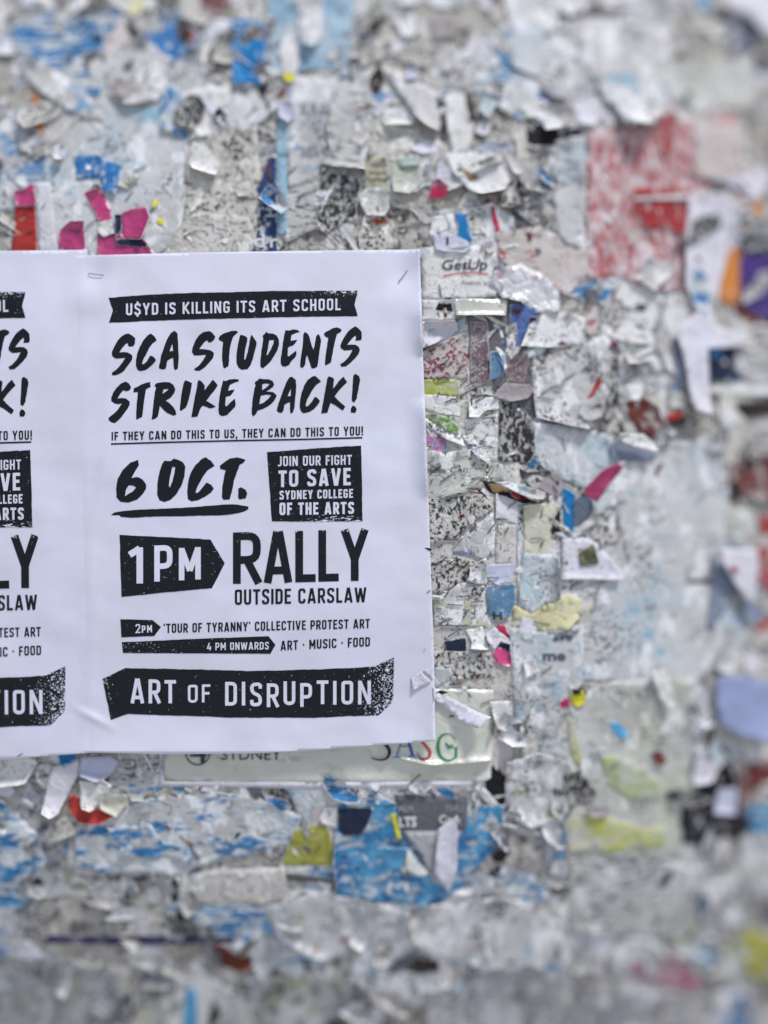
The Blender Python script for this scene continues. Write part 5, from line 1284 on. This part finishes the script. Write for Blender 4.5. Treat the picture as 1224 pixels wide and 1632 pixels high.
def make_probe(V, par=None):
    par = par or SASG; me = par.data; n = len(me.vertices); co = np.empty(n * 3); me.vertices.foreach_get('co', co); co = co.reshape(-1, 3) + np.array(par.location)
    W = world_pt(V[:, 0], V[:, 1], 3.0); out = W.copy()
    for i in range(len(W)):
        d = (co[:, 0] - W[i, 0]) ** 2 + (co[:, 2] - W[i, 2]) ** 2; k = np.argsort(d)[:4]; w = 1 / (d[k] + 1e-9)
        out[i, 1] = (co[k, 1] * w).sum() / w.sum() - 0.00045
    return out

# ------------------------------------------------------------------ print on the scraps
def words(txt, x0, y0, x1, h, col, parent=None, font_shear=0.0, bold=0.0, slope=0.0, dh=0.5, wear=0.05, name='lettering', tgt=None):
    cu = bpy.data.curves.new('lettering', 'FONT'); cu.body = txt; cu.shear = font_shear; cu.offset = bold; cu.resolution_u = 3
    ob = bpy.data.objects.new('lettering', cu)
    me = bpy.data.meshes.new_from_object(ob)
    n = len(me.vertices); co = np.empty(n * 3); me.vertices.foreach_get('co', co); co = co.reshape(-1, 3)[:, :2]
    F = [tuple(p.vertices) for p in me.polygons]
    bpy.data.objects.remove(ob); bpy.data.curves.remove(cu); bpy.data.meshes.remove(me)
    mn = co.min(0); mx = co.max(0)
    sx = (x1 - x0) / (mx[0] - mn[0]); sy = h / (mx[1] - min(mn[1], 0)) 
    V = np.stack([x0 + (co[:, 0] - mn[0]) * sx, y0 - co[:, 1] * sy + (co[:, 0] - mn[0]) * sx * slope], 1)
    F = orient(V, F)
    mat = ink_mat('ink_' + '_'.join(str(int(c * 100)) for c in col) + '_' + str(int(wear * 100)), col, wear, paper_col=(0.55, 0.55, 0.56), scale=900)
    o = mesh_obj(name, make_probe(V, parent), F, [mat], parent=parent, smooth=False)
    return o

p_logo = find('white sheet carrying the dark italic logo word')
words('GetUp', 705, 429, 777, 22, (0.05, 0.05, 0.06), p_logo, 0.15, 0.008)
words('Friends and', 736, 453, 786, 6.5, (0.2, 0.2, 0.22), p_logo, 0.1)
V, F = ribbon([(706, 440), (722, 436.5), (740, 434.5), (760, 434.6), (778, 437)], 1.8); V = np.array(V)
mesh_obj('red_arc', world_pt(V[:, 0], V[:, 1], samp(V[:, 0], V[:, 1]) + 0.5), orient(V, F), [ink_mat('ink_red', (0.5, 0.03, 0.03), 0.02)], parent=p_logo)
p = find('sheet with faded grey headings beside the pale blue tape')
words('SUR SU', 479, 182, 528, 19, (0.22, 0.24, 0.27), p, 0, 0.02, wear=0.12)
words('THEIR', 479, 204, 524, 13, (0.42, 0.46, 0.5), p, wear=0.15)
words('MSA T', 480, 249, 522, 17, (0.24, 0.26, 0.3), p, 0, 0.015, wear=0.12)
words('COLLEGE', 480, 216, 522, 5, (0.35, 0.38, 0.42), p, wear=0.1)
words('NEWS', 480, 272, 506, 12, (0.38, 0.48, 0.56), p, wear=0.15)
p = find('navy torn strip with white serif letters at the flyer edge')
words('d', 404, 393, 422, 22, (0.6, 0.6, 0.62), p, 0, 0.02)
words('r', 430, 393, 442, 15, (0.6, 0.6, 0.62), p, 0, 0.02)
words('r\u00b1', 410, 344, 438, 20, (0.55, 0.56, 0.6), p, 0, 0.01, wear=0.15)
p = find('cream scrap printed with small dark words')
for i, t in enumerate(['ourn', 'blam', 'urne', 'dney']): words(t, 588, 264 + i * 12.5, 617, 7, (0.1, 0.1, 0.09), p, 0, 0.01, wear=0.1)
p = find('blue patch bearing one black letter')
words('H', 786, 987, 800, 12, (0.03, 0.03, 0.035), p, 0, 0.03)
p = find('grey printed sheet with two bold words')
words('ave', 882, 1022, 913, 10, (0.10, 0.10, 0.12), p, 0, 0.03, slope=-0.05)
words('me', 866, 1053, 902, 12, (0.10, 0.10, 0.12), p, 0, 0.03)
p = find('cream sheet with handwriting like serif letters')
words('y\u2014 Can', 684, 754, 746, 12, (0.08, 0.08, 0.08), p, 0.1, 0.0, slope=-0.03)
words('y', 685, 770, 691, 10, (0.08, 0.08, 0.08), p, 0.1)
p = find('plain grey lens between the photocopy fragments')
words('ockib.', 722, 884, 760, 10, (0.10, 0.14, 0.38), p, 0.1, 0.0, slope=0.07, wear=0.12)
p = find('grey card with white letters, bent to a point')
words('LTS', 636, 1318, 664, 17, (0.75, 0.75, 0.77), p, 0, 0.04, wear=0)
words('FILM', 636, 1294, 658, 9, (0.42, 0.42, 0.45), p, 0, 0.0, dh=0.7)
words('THU', 708, 1294, 738, 10, (0.36, 0.36, 0.39), p, 0, 0.0, dh=0.7)
words('Com', 700, 1313, 733, 14, (0.7, 0.7, 0.72), p, 0, 0.03, wear=0)
p = find('glossy pale green sleeve with a white border under the flyer')
words('SYDNEY', 352, 1212, 448, 17, (0.04, 0.05, 0.05), p, 0, 0.0, dh=0.45)
# crest ring with an upright cross
ring = [(315 + 19 * math.cos(a), 1200 + 19 * math.sin(a)) for a in np.linspace(0, 2 * math.pi, 40)]
V, F = ribbon(ring, 2.2); V = np.array(V)
V2, F2 = ribbon([(323, 1180), (323, 1216)], 7); V2 = np.array(V2)
V3, F3 = ribbon([(303, 1205), (329, 1205)], 3.0); V3 = np.array(V3)
VV = np.concatenate([V, V2, V3]); FF = orient(V, F) + [tuple(i + len(V) for i in f) for f in orient(V2, F2)] + [tuple(i + len(V) + len(V2) for i in f) for f in orient(V3, F3)]
hh = samp(VV[:, 0], VV[:, 1]) + 0.45; hh[len(V):] += 0.02; hh[len(V) + len(V2):] += 0.02
hh = np.where(VV[:, 1] < 1206, np.minimum(hh, 4.0), hh)
mesh_obj('crest', world_pt(VV[:, 0], VV[:, 1], hh), FF, [ink_mat('ink_crest', (0.04, 0.05, 0.05), 0.0)], parent=p)

# four coloured serif capitals: thick and thin strokes
def serif(parts, col, name='capital'):
    VV = []; FF = []; b = 0
    for path, ws in parts:
        q = rp(path, 9, 6) if len(path) > 3 else [np.array(a, float) for a in path]
        q = np.array(q); seg = np.r_[0, np.cumsum(np.hypot(*np.diff(q, axis=0).T))]; n = max(6, int(seg[-1] / 1.6))
        u = np.linspace(0, seg[-1], n); X = np.interp(u, seg, q[:, 0]); Y = np.interp(u, seg, q[:, 1])
        w = np.interp(u / seg[-1], np.linspace(0, 1, len(ws)), ws)
        tx, ty = np.gradient(X), np.gradient(Y); l = np.hypot(tx, ty) + 1e-9
        A = np.stack([X - ty / l * w / 2, Y + tx / l * w / 2], 1); B = np.stack([X + ty / l * w / 2, Y - tx / l * w / 2], 1)
        V = np.concatenate([A, B]); F = orient(V, [(i, i + 1, n + i + 1, n + i) for i in range(n - 1)])
        VV.append(V); FF += [tuple(v + b for v in f) for f in F]; b += len(V)
    V = np.concatenate(VV); r = make_probe(V)
    mesh_obj(name, r, FF, [ink_mat('ink_' + name + str(int(col[0] * 1000)), col, 0.0)], parent=SASG)

serif([([(606, 1158), (600, 1150), (588, 1158), (590, 1172), (612, 1184), (622, 1196), (618, 1208), (604, 1212), (592, 1208)], [1.2, 2, 3, 5.5, 5.5, 3, 1.5])], (0.04, 0.04, 0.045), 'capital')
serif([([(646, 1162), (632, 1206)], [1.4, 1.6]), ([(645, 1160), (658, 1206)], [4.2, 4.6]), ([(637, 1190), (653, 1190)], [1.5, 1.5]), ([(626, 1206), (639, 1206)], [1.4, 1.4]), ([(650, 1206), (664, 1206)], [1.4, 1.4])], (0.03, 0.11, 0.36), 'capital')
serif([([(684, 1174), (680, 1164), (670, 1168), (668, 1178), (680, 1190), (687, 1200), (682, 1209), (670, 1210), (665, 1200)], [1.0, 1.6, 3, 4.6, 4.6, 3, 1.2])], (0.40, 0.05, 0.06), 'capital')
serif([([(727, 1180), (718, 1169), (702, 1172), (697, 1190), (702, 1208), (716, 1213), (727, 1206)], [1.2, 1.6, 3.5, 5.4, 4.5, 2.5, 2.0]), ([(727, 1192), (727, 1208)], [3.8, 3.8]), ([(719, 1192), (731, 1192)], [1.4, 1.4]), ([(710, 1184), (716, 1192), (722, 1188)], [2, 5, 3])], (0.02, 0.22, 0.08), 'capital')

# ------------------------------------------------------------------ stuff: loose curls over everything but the sheets one can read
QUIET = [(100, 160, 296, 400), (950, 700, 1140, 1085), (905, 1090, 1090, 1480), (430, 110, 600, 300), (0, 280, 260, 400), (925, 200, 1110, 400), (1070, 480, 1210, 670), (530, 1262, 760, 1430),
         (690, 400, 990, 700), (690, 740, 830, 1110), (250, 1170, 790, 1258), (440, 1310, 535, 1385), (830, 780, 1000, 1060), (1130, 860, 1215, 1000), (870, 20, 1224, 225), (600, 100, 770, 250), (120, 1290, 480, 1400), (1135, 1070, 1224, 1190)]
lk = []; LV = []; LF = []; LE = []; LM = []; lb = 0; n = 0; r3 = random.Random(91)
while n < 150:
    x, y = r3.uniform(-60, 1290), r3.uniform(-60, 1700)
    if hidden(x, y, -26) or (x < 730 and 340 < y < 1250) or any(a < x < c and b < y < d for a, b, c, d in QUIET): continue
    n += 1
    key = r3.choice(['white', 'white', 'pale', 'pale', 'palecool', 'mottle', 'darkhole', 'darkgrey', 'blackworn', 'newsprint', 'cream', 'grey', 'lilac', 'bluescr', 'darkhole', 'mottleheavy'])
    if key in ('white', 'lilac') and y > 1420: key = 'grey'
    dark = key in ('darkhole', 'darkgrey', 'blackworn')  # dark pieces stay flat and paint the shade of crevices
    res = make_sheet(rnd_poly(x, y, r3.uniform(9, 20) if dark else r3.uniform(12, 34), r3.choice([1, 1.3, 1.8]), r3.uniform(0, 3.14)), torn=1.2,
                     curl=None if dark else [(r3.choice([60, 90, 100, 120, 200, 20]), r3.uniform(.3, .6), r3.uniform(45, 105))], crumple=1.6, spacing=4.5)
    if res is None: continue
    X, Y, h, F, ed = res
    if key not in lk: lk.append(key)
    LV.append(world_pt(X, Y, h)); LF += (F + lb).tolist(); LE.append(ed); LM += [lk.index(key)] * len(F); lb += len(X)
o = mesh_obj('paper_curls', np.concatenate(LV), LF, [M(k) for k in lk], edge=np.concatenate(LE), fmat=LM)
tag(o, 'loose torn curls and dark scraps painted as shaded gaps, scattered over the older posters', 'paper curls', kind='stuff')

# ------------------------------------------------------------------ stuff: fine chips and flecks
ON_TOP[0] = True
shreds('paper_chips', 900, 2.2, 6.5, ['white', 'pale', 'cream', 'mottle', 'grey', 'darkgrey', 'black', 'palecool', 'rust', 'newsprint', 'white', 'pale'],
       'fine chips and torn fibres of paper caught all over the wall', lift=(0.1, 0.45), tilt=0.35, seed=17, dens=dens_busy)
def flecks(name, count, seed):
    """fibres and hairline cracks: short broken threads, crack shade painted dark"""
    rr = random.Random(seed); V = []; F = []
    n = 0
    while n < count:
        x = rr.uniform(-60, 1290); y = rr.uniform(-60, 1690)
        if hidden(x, y, -6) or keep_clear(x, y): continue
        if rr.random() > dens_busy(x, y) * 0.8 + 0.2: continue
        a = rr.gauss(0, 0.7); pts = [(x, y)]
        for k in range(rr.randint(2, 5)):
            a += rr.gauss(0, 0.5); l = rr.uniform(2, 7); pts.append((pts[-1][0] + l * math.cos(a), pts[-1][1] + l * math.sin(a)))
        v, f = ribbon(pts, rr.uniform(0.5, 1.3)); v = np.array(v)
        if len(v) == 0 or np.any(hidden_arr(v)): n += 1; continue
        b = len(V); h = samp(v[:, 0], v[:, 1]) + 0.42
        V += world_pt(v[:, 0], v[:, 1], h).tolist(); F += [tuple(i + b for i in q) for q in orient(v, f)]; n += 1
    o = mesh_obj(name, V, F, [M('darkhole')], smooth=False)  # dark threads; the shade of the cracks is in their colour
    tag(o, 'dark fibres and hairline cracks with painted shade in the torn paper', 'paper cracks', kind='stuff')
def hidden_arr(v):
    return (v[:, 0] < 694) & (v[:, 1] > 394) & (v[:, 1] < 1214)
flecks('paper_cracks', 900, 23)

# ------------------------------------------------------------------ staples
def metal(name, col, rough, met=1.0):
    m = bpy.data.materials.new(name); m.use_nodes = True; nt = m.node_tree; p = nt.nodes['Principled BSDF']
    p.inputs['Metallic'].default_value = met; p.inputs['Roughness'].default_value = rough
    tc = N(nt, 'ShaderNodeTexCoord'); n = N(nt, 'ShaderNodeTexNoise'); n.inputs['Scale'].default_value = 900; nt.links.new(tc.outputs['Object'], n.inputs['Vector'])
    mx = N(nt, 'ShaderNodeMix', data_type='RGBA'); mx.inputs[6].default_value = L3(tuple(c * .5 for c in col)); mx.inputs[7].default_value = L3(col)
    nt.links.new(n.outputs['Fac'], mx.inputs[0]); nt.links.new(mx.outputs[2], p.inputs['Base Color'])
    return m
MET = {'grey': metal('staple_steel_dull', (0.13, 0.13, 0.14), 0.5, 0.6), 'rusty': metal('staple_rust', (0.17, 0.07, 0.035), 0.8, 0.1), 'bright': metal('staple_bright', (0.75, 0.75, 0.78), 0.3, 0.9)}
def staple(x0, y0, x1, y1, kind='grey', mid=None, lab=None, th=0.6):
    if not lab and 400 < y0 < 1185: x0 = max(x0, 697); x1 = max(x1, 699)
    path = [(x0, y0)] + (mid or []) + [(x1, y1)]
    if not mid: path = [(x0, y0), ((x0 + x1) / 2, (y0 + y1) / 2), (x1, y1)]
    pts = np.array(path, float); h = samp(pts[:, 0], pts[:, 1]); top = h.max() + 0.75
    hh = np.full(len(pts), top)
    P = np.vstack([pts[:1], pts, pts[-1:]]); Hh = np.r_[h[0] - 0.6, hh, h[-1] - 0.6]
    W = world_pt(P[:, 0], P[:, 1], Hh); V = []; F = []; r = th / 2000.0; k = 6
    for i in range(len(W)):
        a = W[max(i - 1, 0)]; b = W[min(i + 1, len(W) - 1)]; t = b - a; t /= np.linalg.norm(t) + 1e-12
        u = np.cross(t, (0.3, 0.2, 0.9)); u /= np.linalg.norm(u) + 1e-12; v = np.cross(t, u)
        for j in range(k):
            q = 6.2832 * j / k; V.append(W[i] + r * (u * math.cos(q) + v * math.sin(q)))
    for i in range(len(W) - 1):
        for j in range(k): F.append((i * k + j, i * k + (j + 1) % k, (i + 1) * k + (j + 1) % k, (i + 1) * k + j))
    F.append(tuple(range(k))[::-1]); F.append(tuple(range((len(W) - 1) * k, len(W) * k)))
    o = mesh_obj('staple', V, F, [MET[kind]])
    cx, cy = (x0 + x1) / 2, (y0 + y1) / 2
    dirn = 'level' if abs(y1 - y0) < 0.35 * abs(x1 - x0) else ('upright' if abs(x1 - x0) < 0.35 * abs(y1 - y0) else ('rising' if (y1 - y0) * (x1 - x0) < 0 else 'falling'))
    tag(o, lab or uniq(f'{kind} staple, {dirn},', cx, cy), 'staple', 'staples left in the wall')
    return o

A4 = [(205, 698, 262, 645, 'grey'), (292, 730, 338, 688, 'grey'), (372, 620, 418, 668, 'grey'), (370, 742, 412, 715, 'grey'), (315, 800, 352, 770, 'rusty'), (342, 808, 410, 770, 'grey'),
      (135, 857, 205, 830, 'rusty'), (400, 885, 455, 855, 'grey'), (505, 820, 560, 822, 'bright'), (755, 845, 815, 805, 'grey'), (870, 775, 940, 730, 'grey'), (145, 1065, 235, 1072, 'rusty'),
      (445, 975, 525, 968, 'grey'), (360, 1040, 390, 1030, 'rusty'), (430, 1095, 460, 1105, 'rusty'), (570, 1035, 610, 1000, 'grey'), (610, 1045, 660, 1050, 'rusty'), (640, 1135, 690, 1145, 'rusty'),
      (595, 655, 630, 655, 'grey'), (505, 160, 580, 150, 'grey'), (205, 250, 214, 315, 'grey'), (450, 930, 495, 935, 'rusty')]
for a in A4: staple(640 + a[0] / 3.4, 380 + a[1] / 3.4, 640 + a[2] / 3.4, 380 + a[3] / 3.4, a[4])
staple(640 + 380 / 3.4, 380 + 905 / 3.4, 640 + 425 / 3.4, 380 + 855 / 3.4, 'grey', mid=[(640 + 380 / 3.4, 380 + 855 / 3.4)], th=0.9)
A5 = [(160, 25, 215, 5, 'rusty'), (380, 85, 420, 68, 'grey'), (412, 70, 500, 71, 'bright'), (470, 40, 490, 5, 'grey'), (355, 130, 430, 138, 'rusty'), (370, 148, 435, 158, 'rusty'), (225, 408, 305, 408, 'grey'),
      (465, 375, 510, 315, 'grey'), (578, 233, 625, 200, 'grey'), (280, 440, 340, 385, 'bright'), (515, 298, 570, 298, 'rusty'), (175, 540, 245, 505, 'grey'), (355, 555, 400, 535, 'bright'), (230, 720, 265, 675, 'rusty'),
      (305, 715, 370, 715, 'rusty'), (165, 780, 215, 785, 'rusty'), (250, 760, 325, 765, 'rusty'), (380, 748, 442, 743, 'rusty'), (333, 835, 365, 785, 'grey'), (465, 615, 525, 615, 'grey'), (396, 790, 398, 830, 'grey'),
      (260, 1195, 325, 1190, 'rusty'), (200, 872, 360, 875, 'grey'), (560, 380, 578, 345, 'rusty'), (260, 150, 320, 160, 'rusty'), (700, 405, 760, 400, 'grey')]
for a in A5: staple(640 + a[0] / 3.4, 740 + a[1] / 3.4, 640 + a[2] / 3.4, 740 + a[3] / 3.4, a[4])
for a in [(140, 223, 162, 217), (155, 252, 170, 242), (213, 273, 232, 265), (268, 292, 274, 275), (200, 320, 211, 305), (303, 340, 333, 322), (473, 322, 485, 307), (475, 313, 505, 302), (521, 368, 541, 387), (458, 280, 473, 265)]:
    staple(*a, 'grey')
staple(293, 377, 315, 367, 'rusty')
for a in [(215, 1280, 238, 1268), (222, 1300, 240, 1295), (651, 1250, 670, 1235), (150, 1247, 158, 1240), (200, 1235, 222, 1240)]: staple(*a, 'grey')
staple(141.5, 436, 164.4, 438.8, 'grey', th=0.42, lab='thin steel staple in the upper left corner of the complete flyer')
staple(634.9, 450, 649, 431, 'grey', th=0.42, lab='thin steel staple in the upper right corner of the complete flyer')
r2 = random.Random(44); n = 0
while n < 90:
    x, y = r2.uniform(5, 1219), r2.uniform(5, 1620)
    if hidden(x, y, -30) or keep_clear(x, y): continue
    if n < 35 and not (690 < x < 950 and 480 < y < 1250): continue
    a = r2.choice([r2.gauss(-0.6, 0.3), r2.gauss(-0.6, 0.3), r2.gauss(0, 0.2), r2.uniform(-1.6, 1.6)]); l = r2.uniform(8, 14)
    staple(x - l * math.cos(a), y - l * math.sin(a), x + l * math.cos(a), y + l * math.sin(a), r2.choices(['grey', 'rusty', 'bright'], [6, 3, 1])[0]); n += 1
